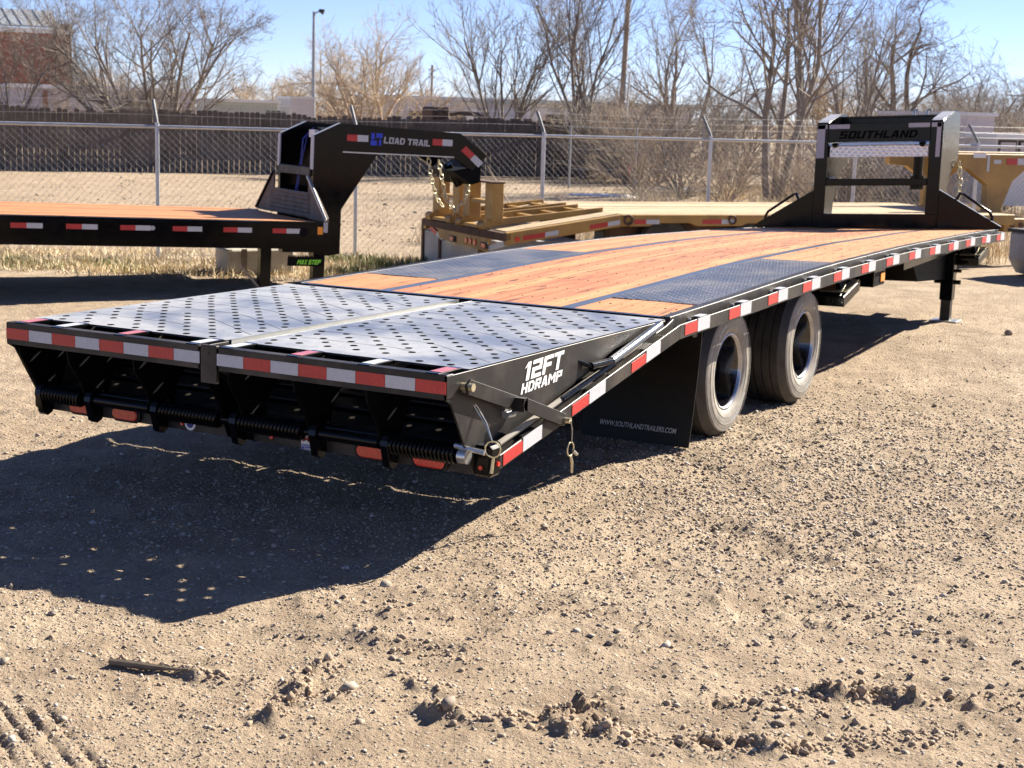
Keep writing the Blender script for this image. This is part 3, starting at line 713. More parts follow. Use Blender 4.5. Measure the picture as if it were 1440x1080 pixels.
P(MB().tube([(.2163, 1.575, .425), (.2155, 1.575, .425)], .019, 16), 'decal_centre', 'blue_hose', bump_)
# corner boxes that end the tail rails
for s in (0, 1):
    a, b = (.062, .148) if not s else (mir(.148), mir(.062))
    bx = P(MB().box(.225, .31, a, b, .385, .512), 'corner_box', 'black_paint', bevel=.012)
    P(MB().tube([(.224, (a+b)/2, .425), (.216, (a+b)/2, .425)], .009, 10), 'marker_dot', 'lens_red', bx)
    ye = a if not s else b
    P(MB().tube([(.275, ye+(.001 if not s else -.001), .437), (.275, ye-(.009 if not s else -.009), .437)], .010, 10), 'marker_dot', 'lens_red', bx)
P(MB().tube([(.155, .163, .478), (.155, .125, .478)], .030, 14).tube([(.16, .19, .515), (.17, .06, .500)], .011, 8), 'hinge_pin', 'zinc', smooth=True)
# locking arm, pins, lanyards
def flat_bar(a, b, y0, y1, hw):
    a = Vector((a[0], 0, a[1])); b = Vector((b[0], 0, b[1])); d = (b-a).normalized(); n_ = Vector((-d.z, 0, d.x))*hw
    pl = [a+n_, b+n_, b+d*hw*.8, b-n_, a-n_, a-d*hw*.8]; return [(q.x, q.z) for q in pl]
arm = P(MB().prism_y(flat_bar((.12, .762), (.505, .640), 0, 0, .030), .104, .116).prism_y(flat_bar((.50, .642), (.862, .520), 0, 0, .027), .060, .072), 'lock_arm', 'black_dusty', bevel=.0015)
P(MB().box(.485, .515, .06, .116, .612, .668), 'arm_joint', 'black_dusty', arm)
P(MB().tube([(.12, .15, .762), (.12, .088, .762)], .017, 8), 'arm_pin', 'brass_zinc', arm, smooth=True)
P(MB().tube([(.862, .09, .520), (.862, .035, .520)], .013, 8), 'arm_pin', 'brass_zinc', arm, smooth=True)
P(MB().box(.44, .485, .125, .15, .588, .615).tube([(.44, .118, .60), (.50, .118, .598)], .014, 8), 'latch', 'zinc', ramp_r, smooth=True)
def ring(c, rad, r, ax=(0, 1, 0), k=20):
    ax = Vector(ax).normalized(); a = ax.orthogonal().normalized(); b = ax.cross(a)
    return [tuple(Vector(c)+a*rad*math.cos(t)+b*rad*math.sin(t)) for t in np.linspace(0, 2*math.pi, k, endpoint=False)]
P(MB().tube(ring((.87, .035, .395), .03, .003), .0032, 6, True), 'key_ring', 'brass_zinc', arm, smooth=True)
P(MB().tube([(.862, .034, .52), (.872, .03, .48), (.874, .032, .426)], .0022, 5).tube([(.862, .034, .52), (.883, .036, .47), (.878, .034, .428)], .0022, 5), 'lanyard', 'zinc', arm, smooth=True)
P(MB().tube([(.872, .034, .365), (.877, .030, .335), (.88, .03, .29)], [.006, .008, .006], 8), 'lynch_pin', 'brass_zinc', arm, smooth=True)
P(MB().tube([(.895, .035, .385), (.935, .035, .36)], .007, 7), 'pin_tail', 'zinc', arm, smooth=True)
P(MB().tube(ring((.225, .055, .505), .032, .003, (1, .2, 0)), .0034, 6, True), 'key_ring', 'brass_zinc', T, smooth=True)
P(MB().tube([(.222, .05, .47), (.218, .055, .41)], [.006, .007], 7), 'lynch_pin', 'brass_zinc', T, smooth=True)
P(MB().tube([(.23, .06, .53), (.25, .10, .60), (.235, .135, .665), (.20, .147, .695)], .0024, 5).tube([(.23, .06, .53), (.235, .10, .60), (.22, .135, .66), (.20, .147, .695)], .0024, 5), 'lanyard', 'zinc', T, smooth=True)
# gas strut / grab handle beside the right ramp
P(MB().tube([(1.20, .112, .705), (1.40, .105, .703)], .017, 10), 'grab_handle', 'black_paint', T, smooth=True)
P(MB().tube([(1.12, .149, .735), (1.20, .112, .705)], .010, 8), 'handle_bracket', 'black_paint', T, smooth=True)
P(MB().tube([(1.40, .105, .703), (1.95, .108, .812)], .020, 10), 'strut', 'steel_strip', T, smooth=True)
P(MB().tube([(.9, .1, .60), (1.5, .102, .705)], .012, 8), 'strut_rod', 'black_paint', T, smooth=True)
# white lettering on the right ramp skirt
block_text('lettering', '12FT', (.605, .1370, .712), (1, 0, .035), (0, 0, 1), .355, .076, 'white_print', ramp_r, .3, .0012, bend)
block_text('lettering', 'HDRAMP', (.592, .1370, .660), (1, 0, .035), (0, 0, 1), .365, .044, 'white_print', ramp_r, .3, .0012, bend)

# --- wheels
def wheel(xc, yo, side):
    Rt = .388; Wd = .37; s = 1 if side == 'r' else -1
    wl = bpy.data.objects.new('wheel', None); COL.objects.link(wl); wl.parent = T; wl.location = (xc, yo, Rt)
    pr = [(.015, .222), (.004, .235), (-.001, .27), (.0, .315), (.012, .345), (.032, .366), (.05, .378)]; sh = pr[4:]; pr2 = pr[:5]
    tread = []
    n = 5; y0 = .05; y1 = Wd-.05
    for i in range(n):
        a = y0+(y1-y0)*i/n; b = y0+(y1-y0)*(i+1)/n; c = Rt-.004*abs((i-(n-1)/2)/2)
        tread += [(a+.004, c), (b-.006, c)]
        if i < n-1: tread += [(b-.005, c-.013), (b+.003, c-.013)]
    side2 = [(Wd-y, r) for y, r in reversed(pr)]
    o_ = MB().lathe_y([(y*s, r) for y, r in pr2], (0, 0, 0), 64); o_.build('sidewall', 'tyre_side', wl, smooth='all')
    MB().lathe_y([(y*s, r) for y, r in sh+tread+side2], (0, 0, 0), 64).build('tyre', 'tyre_rubber', wl, smooth=True)
    # fine mould rings on the sidewall
    mb = MB()
    for r in (.262, .302, .334): mb.lathe_y([(-.0008*s+.002*(r > .33), r), (-.0028*s+.004*(r > .33), r+.002), (-.0008*s+.002*(r > .33), r+.004)], (0, 0, 0), 64)
    mb.build('mould_ring', 'tyre_side', wl, smooth='all')
    rim = MB().lathe_y([(y*s, r) for y, r in [(.018, .224), (.010, .218), (.012, .210), (.03, .203)]], (0, 0, 0), 64).build('rim_lip', 'rim_lip', wl, smooth='all')
    MB().lathe_y([(y*s, r) for y, r in [(.03, .203), (.05, .196), (.11, .186), (.13, .178), (.16, .172), (.165, .150), (.17, .09), (.15, .085), (.15, .0001)]], (0, 0, 0), 64).build('rim', 'rim_black', wl, smooth=True)
    for j in range(8):
        a = 2*math.pi*j/8+.2; q = (.125*math.cos(a), 0, .125*math.sin(a))
        MB().tube([(q[0], .168*s, q[2]), (q[0], .145*s, q[2])], .011, 6).build('wheel_nut', 'zinc', wl)
    MB().tube([(0, .15*s, 0), (0, .10*s, 0)], [.06, .045], 16).build('hub', 'black_paint', wl, smooth=True)
    # moulded sidewall lettering, as small raised blocks of type
    for word, a0 in (('RADIAL', 2.3), ('REGROOVABLE', -.55)):
        me = text_mesh(word, .034, .0, 0, .001, 1.1)
        for v in me.vertices:
            t_ = a0-v.co.x/.30*s; rr = .285+v.co.y
            v.co = (rr*math.cos(t_), -.0016*s, rr*math.sin(t_))
        me.materials.clear(); link('mould_lettering', me, 'grey_print', wl)
    return wl
for xc in (3.33, 4.67):
    wheel(xc, .25, 'r'); wheel(xc, mir(.25), 'l')
    MB().tube([(xc, .5, .388), (xc, 2.09, .388)], .065, 12).build('axle', 'black_flat', T, smooth=True)
    MB().box(xc-.35, xc+.35, .66, .74, .36, .52).box(xc-.35, xc+.35, 1.85, 1.93, .36, .52).build('suspension', 'black_flat', T)
# --- mud flaps behind the wheels
for s in (0, 1):
    a, b = (.245, .93) if not s else (mir(.93), mir(.245))
    mb = MB(); n = 6; vs = []
    for i in range(n+1):
        t = i/n; z = .70-.672*t; x = 2.86-.05*t*t; vs += [(x, a+(.03*t if not s else 0), z), (x, b-(0 if not s else .03*t), z), (x+.008, b-(0 if not s else .03*t), z), (x+.008, a+(.03*t if not s else 0), z)]
    fs = [(0, 1, 2, 3), (4*n+3, 4*n+2, 4*n+1, 4*n)]
    for i in range(n):
        for k in range(4): fs.append((4*i+k, 4*i+4+k, 4*i+4+(k+1) % 4, 4*i+(k+1) % 4))
    fl = mb.add(vs, fs).build('mud_flap', 'rubber_flap', T)
    if not s:
        lettering('lettering', 'WWW.SOUTHLANDTRAILERS.COM', (2.815, .815, .098), (0, -1, -.0), (.02, 0, 1), .465, .030, 'grey_print', fl, .25, .012, .003)
        MB().tube([(2.858, .285, .65), (2.845, .285, .65)], .014, 8).build('flap_bolt', 'zinc', fl, smooth=True)
    MB().box(2.858, 2.90, a, b, .70, .735).build('flap_hanger', 'black_paint', T)
# --- under-deck gear
for xs in (5.05, 9.05):
    stp = P(MB().prism_y([(xs, .72), (xs+.3, .72), (xs+.25, .60), (xs+.1, .58)], .17, .2).prism_y([(xs, .72), (xs+.3, .72), (xs+.25, .60), (xs+.1, .58)], .48, .51), 'side_step', 'black_paint')
    P(MB().prism_y([(xs-.06, .60), (xs+.30, .68), (xs+.30, .61), (xs-.04, .53)], .11, .50), 'step_box', 'black_paint', stp, bevel=.003)
    P(MB().prism_y([(xs+.02, .6205), (xs+.29, .6805), (xs+.29, .6845), (xs+.02, .6245)], .115, .30), 'step_tread', 'brass_zinc', stp)
mk = P(MB().box(5.68, 5.96, .11, .24, .60, .722), 'light_box', 'black_paint', bevel=.004)
P(MB().box(5.70, 5.94, .1085, .1098, .608, .70), 'lamp_ring', 'black_flat', mk); P(MB().box(5.83, 5.93, .10, .1084, .625, .69), 'amber_lamp', 'lens_amber', mk, bevel=.004)
P(MB().prism_y([(7.2, .60), (9.75, .70), (9.75, .74), (7.2, .74)], .30, .312), 'outrigger', 'black_paint')
P(MB().prism_y([(7.9, .46), (9.2, .40), (9.75, .62), (9.75, .70), (7.6, .70)], .36, 2.22), 'neck_box', 'black_flat')
# landing jack
jk = MB().box(8.845, 8.955, .285, .395, .30, .72).build('landing_jack', 'black_paint', T, bevel=.004)
MB().box(8.857, 8.943, .297, .383, .12, .40).build('jack_leg', 'black_dusty', jk, bevel=.004)
MB().box(8.80, 9.0, .22, .46, .108, .122).build('jack_foot', 'zinc', jk, bevel=.003)
MB().tube([(8.9, .23, .46), (8.9, .46, .46)], .02, 8).tube([(8.9, .23, .56), (8.9, .46, .56)], .014, 8).build('jack_bolt', 'black_paint', jk)
MB().box(8.855, 8.945, mir(.383), mir(.297), .12, .72).build('landing_jack', 'black_paint', T)

# --- gooseneck
G = 9.76
gn = P(MB().box(G-.01, G+.11, .70, 1.886, .828, .965), 'gooseneck', 'black_paint', T, bevel=.004)
for s in (0, 1):
    a, b = (.688, .806) if not s else (mir(.806), mir(.688))
    prof = [(0, .828), (0, 1.835)]
    prof += [(.08, 1.862), (.40, 1.925), (.55, 1.93), (.66, 1.88), (.68, 1.50)]
    for t in np.linspace(0, 1, 9):
        an = math.pi/2*t; prof.append((.66-.40*math.sin(an)**1.2, .90+.55*math.cos(an)))
    prof += [(.25, .828)]
    prof = [(G+x, z) for x, z in prof]
    P(MB().prism_y(prof, a, b), 'neck_arm', 'black_paint', gn, bevel=.006)
    ya, yb = (a-.0, b) if not s else (a, b)
    # grey reflective tape round the corner of the arm
    P(MB().box(G-.012, G-.0105, (ya+.055 if not s else yb-.008-.04)-.04, (ya+.055 if not s else yb-.008), 1.50, 1.815), 'reflector_tape', 'tape_grey', gn)
    P(MB().box(G-.012, G-.0105, (.60+.10 if not s else 1.885-.04), (.70+.10 if not s else 1.885), 1.775, 1.8155) if False else MB().box(G-.012, G-.0105, ya+.012, yb-.012, 1.777, 1.817), 'reflector_tape', 'tape_grey', gn)
    P(MB().prism_y([(G+.005, 1.8392), (G+.075, 1.8622), (G+.39, 1.9245), (G+.39, 1.9268), (G+.075, 1.8645), (G+.005, 1.8412)], a+.006, b-.006), 'reflector_tape', 'tape_grey', gn)
    # wedge wing down to the deck edge, with a hand rail
    yo = .695 if not s else mir(.695); ye = .10 if not s else mir(.10)
    P(MB().prism_x([(yo, .83), (yo, 1.20), (ye, .855), (ye, .83)], G+.02, G+.035), 'wing', 'black_paint', gn, bevel=.002)
    P(MB().add([(G+.012, yo, 1.2005), (G+.043, yo, 1.2005), (G+.043, ye, .8555), (G+.012, ye, .8555)], [(0, 1, 2, 3)]), 'wing_edge', 'steel_strip', gn)
    f_ = (lambda t: yo+(ye-yo)*t); g_ = (lambda t: 1.20+(.855-1.20)*t)
    P(MB().tube([(G+.05, f_(.28), g_(.28)), (G+.06, f_(.33), g_(.33)+.075), (G+.06, f_(.38), g_(.38)+.08), (G+.06, f_(.80), g_(.80)+.06), (G+.06, f_(.84), g_(.84)+.03), (G+.05, f_(.84), g_(.84)-.01)], .014, 8), 'hand_rail', 'black_paint', gn, smooth=True)
# extra tape on the head panel, cross bars, head panel
hp = P(MB().box(G-.006, G+.02, .806, mir(.806), 1.655, 1.825), 'head_panel', 'black_paint', gn, bevel=.003)
P(MB().box(G-.0085, G-.0065, .812, .812+.20, 1.777, 1.817), 'reflector_tape', 'tape_grey', gn); P(MB().box(G-.0085, G-.0065, mir(.812)-.20, mir(.812), 1.777, 1.817), 'reflector_tape', 'tape_grey', gn)
P(MB().box(G+.0, G+.09, .806, mir(.806), 1.235, 1.302), 'cross_bar', 'black_paint', gn, bevel=.005)
block_text('lettering', 'SOUTHLAND', (G-.0062, 1.675, 1.682), (0, -1, 0), (0, 0, 1), .74, .072, 'letter_black', hp, .3, .0015, bend)
tb = P(MB().box(G+.03, G+.48, .82, mir(.82), 1.505, 1.615), 'tool_box', 'tread_alu_yz', gn, bevel=.003)
P(MB().prism_y([(G+.012, 1.617), (G+.016, 1.645), (G+.49, 1.672), (G+.49, 1.655)], .81, mir(.81)), 'tool_box_lid', 'zinc', gn, bevel=.003)
for y in (.875, mir(.875)): P(MB().box(G-.0, G+.03, y-.03, y+.03, 1.618, 1.642).box(G-.008, G+.01, y-.02, y+.02, 1.60, 1.63), 'lid_latch', 'black_flat', gn, bevel=.003)
P(MB().box(G+.42, G+.66, .806, mir(.806), 1.88, 1.90).box(G+.4, G+.46, .806, mir(.806), 1.70, 1.88).box(G+.66, G+1.75, 1.02, mir(1.02), 1.62, 1.89), 'neck_plate', 'black_paint', gn, bevel=.003)
P(MB().tube([(G+1.55, 1.29, 1.80), (G+1.55, 1.29, 1.25)], .05, 14).tube([(G+1.55, 1.29, 1.30), (G+1.55, 1.29, 1.16)], .075, 14), 'coupler', 'black_paint', gn, smooth=True)
for y in (1.20, 1.07): P(MB().tube([(G+.9, y, 1.89), (G+.9, y, 1.96), (G+.9, y-.04, 1.96)], .012, 8), 'lift_eye', 'zinc', gn, smooth=True)
P(MB().tube([(G+.10, 1.80, 1.31), (G+.10, 1.72, 1.31)], .008, 6), 'warning_tag', 'white_print', gn)
for y, z in ((.0, 0), (.0, .0)):
    pass
for i, x in enumerate((.62, .80)): P(MB().prism_y([(G+x+.045*math.cos(a), 1.43+.055*math.sin(a)) for a in np.linspace(0, 2*math.pi, 14, endpoint=False)], mir(.8065)-.0, mir(.8065)+.0), 'round_decal', 'grey_print', gn) if False else None
def chain(name, path, link_r, wire, mat, parent):
    """real links strung along a polyline"""
    Pp = [Vector(q) for q in path]; L = [0]
    for a, b in zip(Pp[:-1], Pp[1:]): L.append(L[-1]+(b-a).length)
    step = link_r*2.6; n = int(L[-1]/step); mb = MB()
    for i in range(n):
        d = i*step; k = max(j for j in range(len(L)-1) if L[j] <= d); t = (d-L[k])/max(1e-6, L[k+1]-L[k]); c = Pp[k].lerp(Pp[k+1], t); u = (Pp[min(k+1, len(Pp)-1)]-Pp[k]).normalized()
        s_ = u.orthogonal().normalized(); v_ = u.cross(s_)
        if i % 2: s_, v_ = v_, s_
        mb.tube([c+u*math.cos(a)*link_r*1.7+s_*math.sin(a)*link_r for a in np.linspace(0, 2*math.pi, 10, endpoint=False)], wire, 5, True)
    return mb.build(name, mat, parent, smooth='all')
chain('safety_chain', [bend((G+.62, .66, 1.42)), bend((G+.64, .64, 1.25)), bend((G+.62, .65, 1.05)), bend((G+.6, .65, .95))], .022, .006, 'brass_zinc', gn)

# ------------------------------------------------------------------ helpers for the yard
FPX = 2181.03
def spot(px, D, z=0.):
    q = CP+CF*D+CR*((px-720)/FPX*D); q = q+CU*((z-q.z)/CU.z); return Vector((q.x, q.y, z))
YARD = Vector((.783, -.622, 0)).normalized(); YN = Vector((.622, .783, 0)).normalized()   # fences and parked trailers share this line
def frame(o, fx, tilt=0.):
    ex = Vector((fx[0], fx[1], tilt)).normalized(); ey = Vector((-fx[1], fx[0], 0)).normalized(); ez = ex.cross(ey)
    M = Matrix.Identity(4)
    for i in range(3): M[i][0] = ex[i]; M[i][1] = ey[i]; M[i][2] = ez[i]; M[i][3] = o[i]
    return M

# ------------------------------------------------------------------ black gooseneck trailer parked on the left
L = thing('gooseneck_trailer', 'black gooseneck trailer with orange wood deck parked along the fence on the left', 'trailer', mat=frame((7.683, 6.207, 0), (.836, -.549), -.029))
ld = MB().box(-6.5, 0, 0, .07, .43, .695).box(-6.5, 0, 2.08, 2.15, .43, .695).box(-6.5, 0, .07, 2.08, .60, .66).build('deck_frame', 'black_paint', L, bevel=.003)
MB().box(-6.5, -.02, -.022, -.002, .55, .675).build('rub_rail', 'black_paint', ld, bevel=.002)
for i in range(11):
    w_ = 2.0/11; MB().box(-6.5, -.10, .075+i*w_+.003, .075+(i+1)*w_-.003, .662, .70+random.uniform(-.002, .002)).build('board', 'deck_wood_tan', ld)
x = -.57
for i in range(9):
    MB().box(x, x+.142, -.0255, -.0225, .585, .632).build('reflector_tape', 'tape_red', ld); MB().box(x+.142, x+.285, -.0255, -.0225, .585, .632).build('reflector_tape', 'tape_white', ld); x -= .495
for xx in (-1.75, -4.2): MB().tube([(xx, -.0, .61), (xx, -.026, .61)], .022, 12).build('side_marker', 'grey_print', ld)
MB().box(-.105, -.05, -.028, -.0225, .58, .655).build('amber_lamp', 'lens_amber', ld, bevel=.003)
MB().box(-.045, -.0, -.03, -.0225, .60, .70).build('corner_tape', 'tape_grey', ld)
MB().tube([(-.25, -.001, .60), (-.25, -.028, .60)], .045, 14).build('tie_ring', 'black_flat', ld)
for a, b in ((-.66, -.55), (-.11, .01)): MB().box(a, b, .05, .15, -.02, .56).build('jack_leg', 'black_paint', L, bevel=.004)
MB().box(-.46, .02, -.01, .10, .40, .46).build('jack_beam', 'black_paint', L)
sp = MB(); sp.box(-.40, -.02, -.02, .0, .265, .345)
for i in range(16): sp.prism_y([(-.40+i*.0238, .345), (-.40+(i+1)*.0238, .345), (-.40+(i+.5)*.0238, .372)], -.02, 0)
stp = sp.build('step', 'black_flat', L)
block_text('lettering', 'MAX STEP', (-.31, -.021, .282), (1, 0, 0), (0, 0, 1), .24, .046, 'green_print', stp, .3, .002)
# neck: two side plates, cross bar, panel, top
pr = [(.05, .70), (.05, 1.545), (.33, 1.68), (1.70, 1.645), (2.03, 1.42), (1.86, 1.255), (1.62, 1.395), (.76, 1.395), (.37, .80), (.37, .34), (.26, .32), (.05, .32)]
for y in (.56, 1.56):
    np_ = MB().prism_y(pr, y, y+.06).build('neck_plate', 'black_paint', L)
    MB().box(.035, .049, y+.0, y+.06, 1.20, 1.545).build('reflector_tape', 'tape_white', np_)
    MB().prism_y([(.05, 1.547), (.33, 1.682), (.33, 1.686), (.05, 1.551)], y, y+.06).build('reflector_tape', 'tape_white', np_)
MB().box(.34, 1.68, .62, 1.56, 1.60, 1.63).box(.9, 1.62, .62, 1.56, 1.40, 1.43).box(.30, .36, .62, 1.56, .34, 1.0).build('neck_plate_cover', 'black_paint', L)
MB().prism_y([(.36, 1.385), (1.63, 1.385), (1.63, 1.397), (.36, 1.397)], .545, .56).build('neck_flange', 'zinc', L)
MB().box(.03, .10, .62, 1.56, 1.13, 1.22).build('cross_bar', 'black_dusty', L, bevel=.006)
pn = MB()
for i in range(6): pn.prism_y([(.0, .705+i*.043), (-.012, .705+i*.043+.02), (.0, .705+(i+1)*.043), (.03, .705+(i+1)*.043), (.03, .705+i*.043)], .50, 1.68)
pn.build('head_panel', 'brown_board', L)
for y0, y1 in ((.56, .0), (1.62, 2.15)):
    MB().prism_x([(y0, .70), (y0, 1.12), (y1, .74), (y1, .70)], .0, .02).build('wing', 'brown_board', L)
    MB().tube([(-.01, y0, 1.13), (-.01, y1, .72)], .016, 6).build('wing_rail', 'zinc' if y1 < 1 else 'black_paint', L)
MB().tube([(.12, 1.25, .95), (.16, 1.22, 1.3), (.18, 1.24, 1.5), (.28, 1.2, 1.62)], .009, 8).tube([(.12, 1.20, .95), (.15, 1.16, 1.3), (.2, 1.18, 1.52)], .006, 8).build('hose', 'blue_hose', L, smooth=True)
MB().box(.2, .24, .95, 1.12, 1.52, 1.60).build('document_holder', 'white_print', L)
MB().prism_y([(1.72, 1.24), (1.90, 1.28), (2.06, 1.38), (2.06, 1.13), (1.95, 1.10)], .75, 1.40).build('coupler', 'black_flat', L)
MB().tube([(1.80, 1.05, 1.30), (1.95, 1.05, 1.08)], .05, 10).build('coupler_tube', 'black_paint', L, smooth=True)
n0 = L.children[0]
for a in (.405, 1.375):
    MB().box(a, a+.115, .557, .5595, 1.505, 1.572).build('reflector_tape', 'tape_red', L); MB().box(a+.115, a+.235, .557, .5595, 1.505, 1.572).build('reflector_tape', 'tape_white', L)
q = lambda x0, z0, x1, z1, h: [(x0, z0), (x1, z1), (x1-h*.72, z1-h*.7), (x0-h*.72, z0-h*.7)]
MB().prism_y(q(1.77, 1.515, 1.88, 1.43, .075), .557, .5595).build('reflector_tape', 'tape_red', L); MB().prism_y(q(1.882, 1.428, 1.985, 1.345, .075), .557, .5595).build('reflector_tape', 'tape_white', L)
block_text('lettering', 'LOAD TRAIL', (.815, .5595, 1.500), (1, 0, -.02), (0, 0, 1), .53, .066, 'grey_print', L, .1, .002)
for (a, b, c, d) in ((.672, .712, 1.535, 1.60), (.730, .80, 1.552, 1.60), (.668, .738, 1.474, 1.524), (.762, .788, 1.474, 1.536)): MB().box(a, b, .557, .5595, c, d).build('emblem', 'blue_print', L)
chain('safety_chain', [(1.36, .62, 1.39), (1.40, .60, 1.15), (1.47, .6, .95), (1.58, .6, .83)], .021, .006, 'brass_zinc', L)
chain('safety_chain', [(1.55, .75, 1.33), (1.57, .7, 1.15), (1.63, .7, .93), (1.75, .7, .82), (1.87, .7, .95), (1.93, .72, 1.15)], .021, .006, 'brass_zinc', L)

# ------------------------------------------------------------------ old yellow equipment trailer in the middle
Yt = thing('equipment_trailer', 'weathered yellow equipment trailer with upright folding ramps behind the flatbed deck', 'trailer', mat=frame((9.50, 5.153, 0), (.804, -.594)))
for y in (0., 2.32):
    yr = MB().prism_y([(1.39, .63), (1.75, .63), (1.82, .665), (2.28, .665), (2.36, .63), (2.95, .63), (3.03, .66), (3.5, .66), (3.58, .63), (6.98, .63), (6.98, .76), (1.39, .76)], y, y+.08).build('side_beam', 'yellow_paint', Yt, bevel=.006)
    MB().prism_y([(0, .43), (1.39, .63), (1.39, .76), (0, .565)], y, y+.08).build('tail_beam', 'yellow_paint', Yt, bevel=.006)
    ya = y-.004 if y < 1 else y+.081
    for (a, b, m_) in ((1.55, 1.70, 'tape_red'), (1.70, 1.87, 'tape_white'), (2.43, 2.68, 'tape_red'), (2.68, 2.85, 'tape_white'), (3.6, 3.85, 'tape_red'), (3.85, 4.1, 'tape_white')):
        MB().box(a, b, ya, ya+.003, .655, .705).build('reflector_tape', m_, yr)
    for (a, b, m_) in ((.20, .46, 'tape_red'), (.46, .62, 'tape_white'), (1.0, 1.22, 'tape_red'), (1.22, 1.37, 'tape_white')):
        sl_ = lambda t: .455+t*.2/1.39
        MB().prism_y([(a, sl_(a)), (b, sl_(b)), (b, sl_(b)+.05), (a, sl_(a)+.05)], ya, ya+.003).build('reflector_tape', m_, yr)
    MB().tube(ring((1.47, ya-.01, .70), .05, .01, (0, 1, 0), 14), .014, 6, True).build('tie_ring', 'yellow_rust', Yt, smooth=True)
    MB().tube(ring((2.82, ya-.01, .70), .045, .01, (0, 1, 0), 14), .012, 6, True).build('tie_ring', 'yellow_rust', Yt, smooth=True)
    MB().tube([(.13, ya+.004, .50), (.13, ya-.006, .50)], .028, 12).build('side_marker', 'lens_red', Yt)
for i in range(12): MB().box(1.42, 6.95, .085+i*.186, .085+(i+1)*.186-.006, .715, .762+random.uniform(-.003, .003)).build('board', 'deck_wood_old', Yt)
for y in (.10, 1.99): MB().prism_y([(.05, .545), (1.39, .735), (1.39, .765), (.05, .575)], y, y+.31).build('tail_board', 'deck_wood_old', Yt)
MB().box(1.41, 6.9, .3, .42, .42, .70).box(1.41, 6.9, 1.98, 2.1, .42, .70).build('main_beam', 'yellow_rust', Yt)
for xx in (2.05, 3.25):
    for y in (.14, 2.0): MB().lathe_y([(0, .20), (.0, .33), (.03, .36), (.23, .36), (.26, .33), (.26, .2)], (xx, y, .36), 28, True).build('tyre', 'tyre_rubber', Yt, smooth=True)
MB().prism_y([(-.02, .555), (.06, .57), (.06, .49), (-.02, .47)], .0, 2.40).build('tail_edge', 'yellow_rust', Yt, bevel=.008)
tp = MB().prism_x([(.46, .53), (1.98, .53), (1.86, .36), (1.46, .345), (.9, .335), (.52, .32), (.46, .36)], -.01, .03).build('tail_plate', 'yellow_paint', Yt, bevel=.004)
for y in (.80, .92, 1.04): MB().tube([(-.012, y, .40), (-.024, y, .40)], .036, 12).build('tail_lamp', 'lens_red', tp)
for y in (.53, 1.44): MB().box(-.03, -.012, y-.09, y+.09, .355, .42).build('lamp_box', 'dark_trim', tp, bevel=.006); MB().box(-.036, -.031, y-.05, y+.05, .365, .41).build('lens', 'lens_red', tp)
MB().prism_x([(.43, .34), (.47, .39), (.06, .47), (.03, .42)], -.005, .02).build('tail_brace', 'tape_white', Yt)
MB().prism_x([(1.98, .38), (1.95, .43), (2.16, .49), (2.2, .44)], -.005, .02).build('tail_brace', 'tape_red', Yt); MB().prism_x([(1.78, .335), (1.75, .38), (1.95, .43), (1.98, .38)], -.005, .02).build('tail_brace', 'tape_white', Yt)
for y0, y1 in ((.55, 1.30), (1.48, 2.22)):
    rp = MB().box(-.02, .08, y0, y1, .565, .60).build('folding_ramp', 'yellow_paint', Yt)
    for y in (y0, y1-.13):
        MB().prism_y([(.02, .585), (1.45, .735), (1.45, .805), (.02, .665)], y, y+.03).prism_y([(.02, .585), (1.45, .735), (1.45, .745), (.02, .595)], y, y+.12).build('ramp_beam', 'yellow_paint', rp, bevel=.004)
        MB().box(.06, .085, y-.02, y+.17, .64, 1.06).box(.085, .2, y-.02, y+.0, .64, 1.06).build('upright', 'yellow_paint', rp, bevel=.003)
        MB().tube([(.0, y-.01, .60), (.0, y+.14, .60)], .05, 12).build('hinge', 'yellow_paint', rp, smooth=True)
    MB().box(.04, .22, y0-.02, y1+.02, 1.06, 1.08).build('cap_plate', 'yellow_rust', rp, bevel=.003)
    MB().box(.07, .18, y0+.03, y1-.14, .83, .87).build('ramp_rung', 'yellow_paint', rp)
    for xx in (.35, .65, .95, 1.25): MB().prism_y([(xx, .60+.105*xx), (xx+.05, .605+.105*xx), (xx+.05, .635+.105*xx), (xx, .63+.105*xx)], y0+.03, y1-.03).build('ramp_rung', 'yellow_paint', rp)
# its neck at the right
for y in (.55, 1.75):
    MB().prism_y([(6.98, .55), (6.98, 1.10), (6.66, 1.29), (6.36, 1.31), (6.36, 1.49), (8.9, 1.50), (9.2, 1.30), (9.1, 1.1), (8.8, 1.30), (7.62, 1.31), (7.40, 1.15), (7.25, .80), (7.25, .55)], y, y+.10).build('neck_plate', 'yellow_paint', Yt, bevel=.008)
MB().box(6.95, 7.5, .15, 2.25, .53, .70).build('front_beam', 'yellow_paint', Yt, bevel=.008)
for xx in (7.08, 7.22, 7.36): MB().tube([(xx, .151, .615), (xx, .135, .615)], .035, 12).build('lamp', 'yellow_rust', Yt)
MB().box(7.05, 8.9, .65, 1.75, 1.44, 1.47).build('neck_cover', 'yellow_paint', Yt)
for (a, b, m_) in ((7.27, 7.45, 'tape_red'), (7.45, 7.56, 'tape_white'), (7.56, 7.75, 'tape_red')): MB().box(a, b, .545, .548, 1.36, 1.44).build('reflector_tape', m_, Yt)
MB().box(7.06, 7.18, .545, .548, 1.37, 1.42).box(6.95, 6.99, .545, .548, 1.27, 1.48).build('neck_decal', 'tape_white', Yt)
MB().box(6.72, 6.92, .54, .548, 1.44, 1.50).build('neck_decal', 'shed_white', Yt)

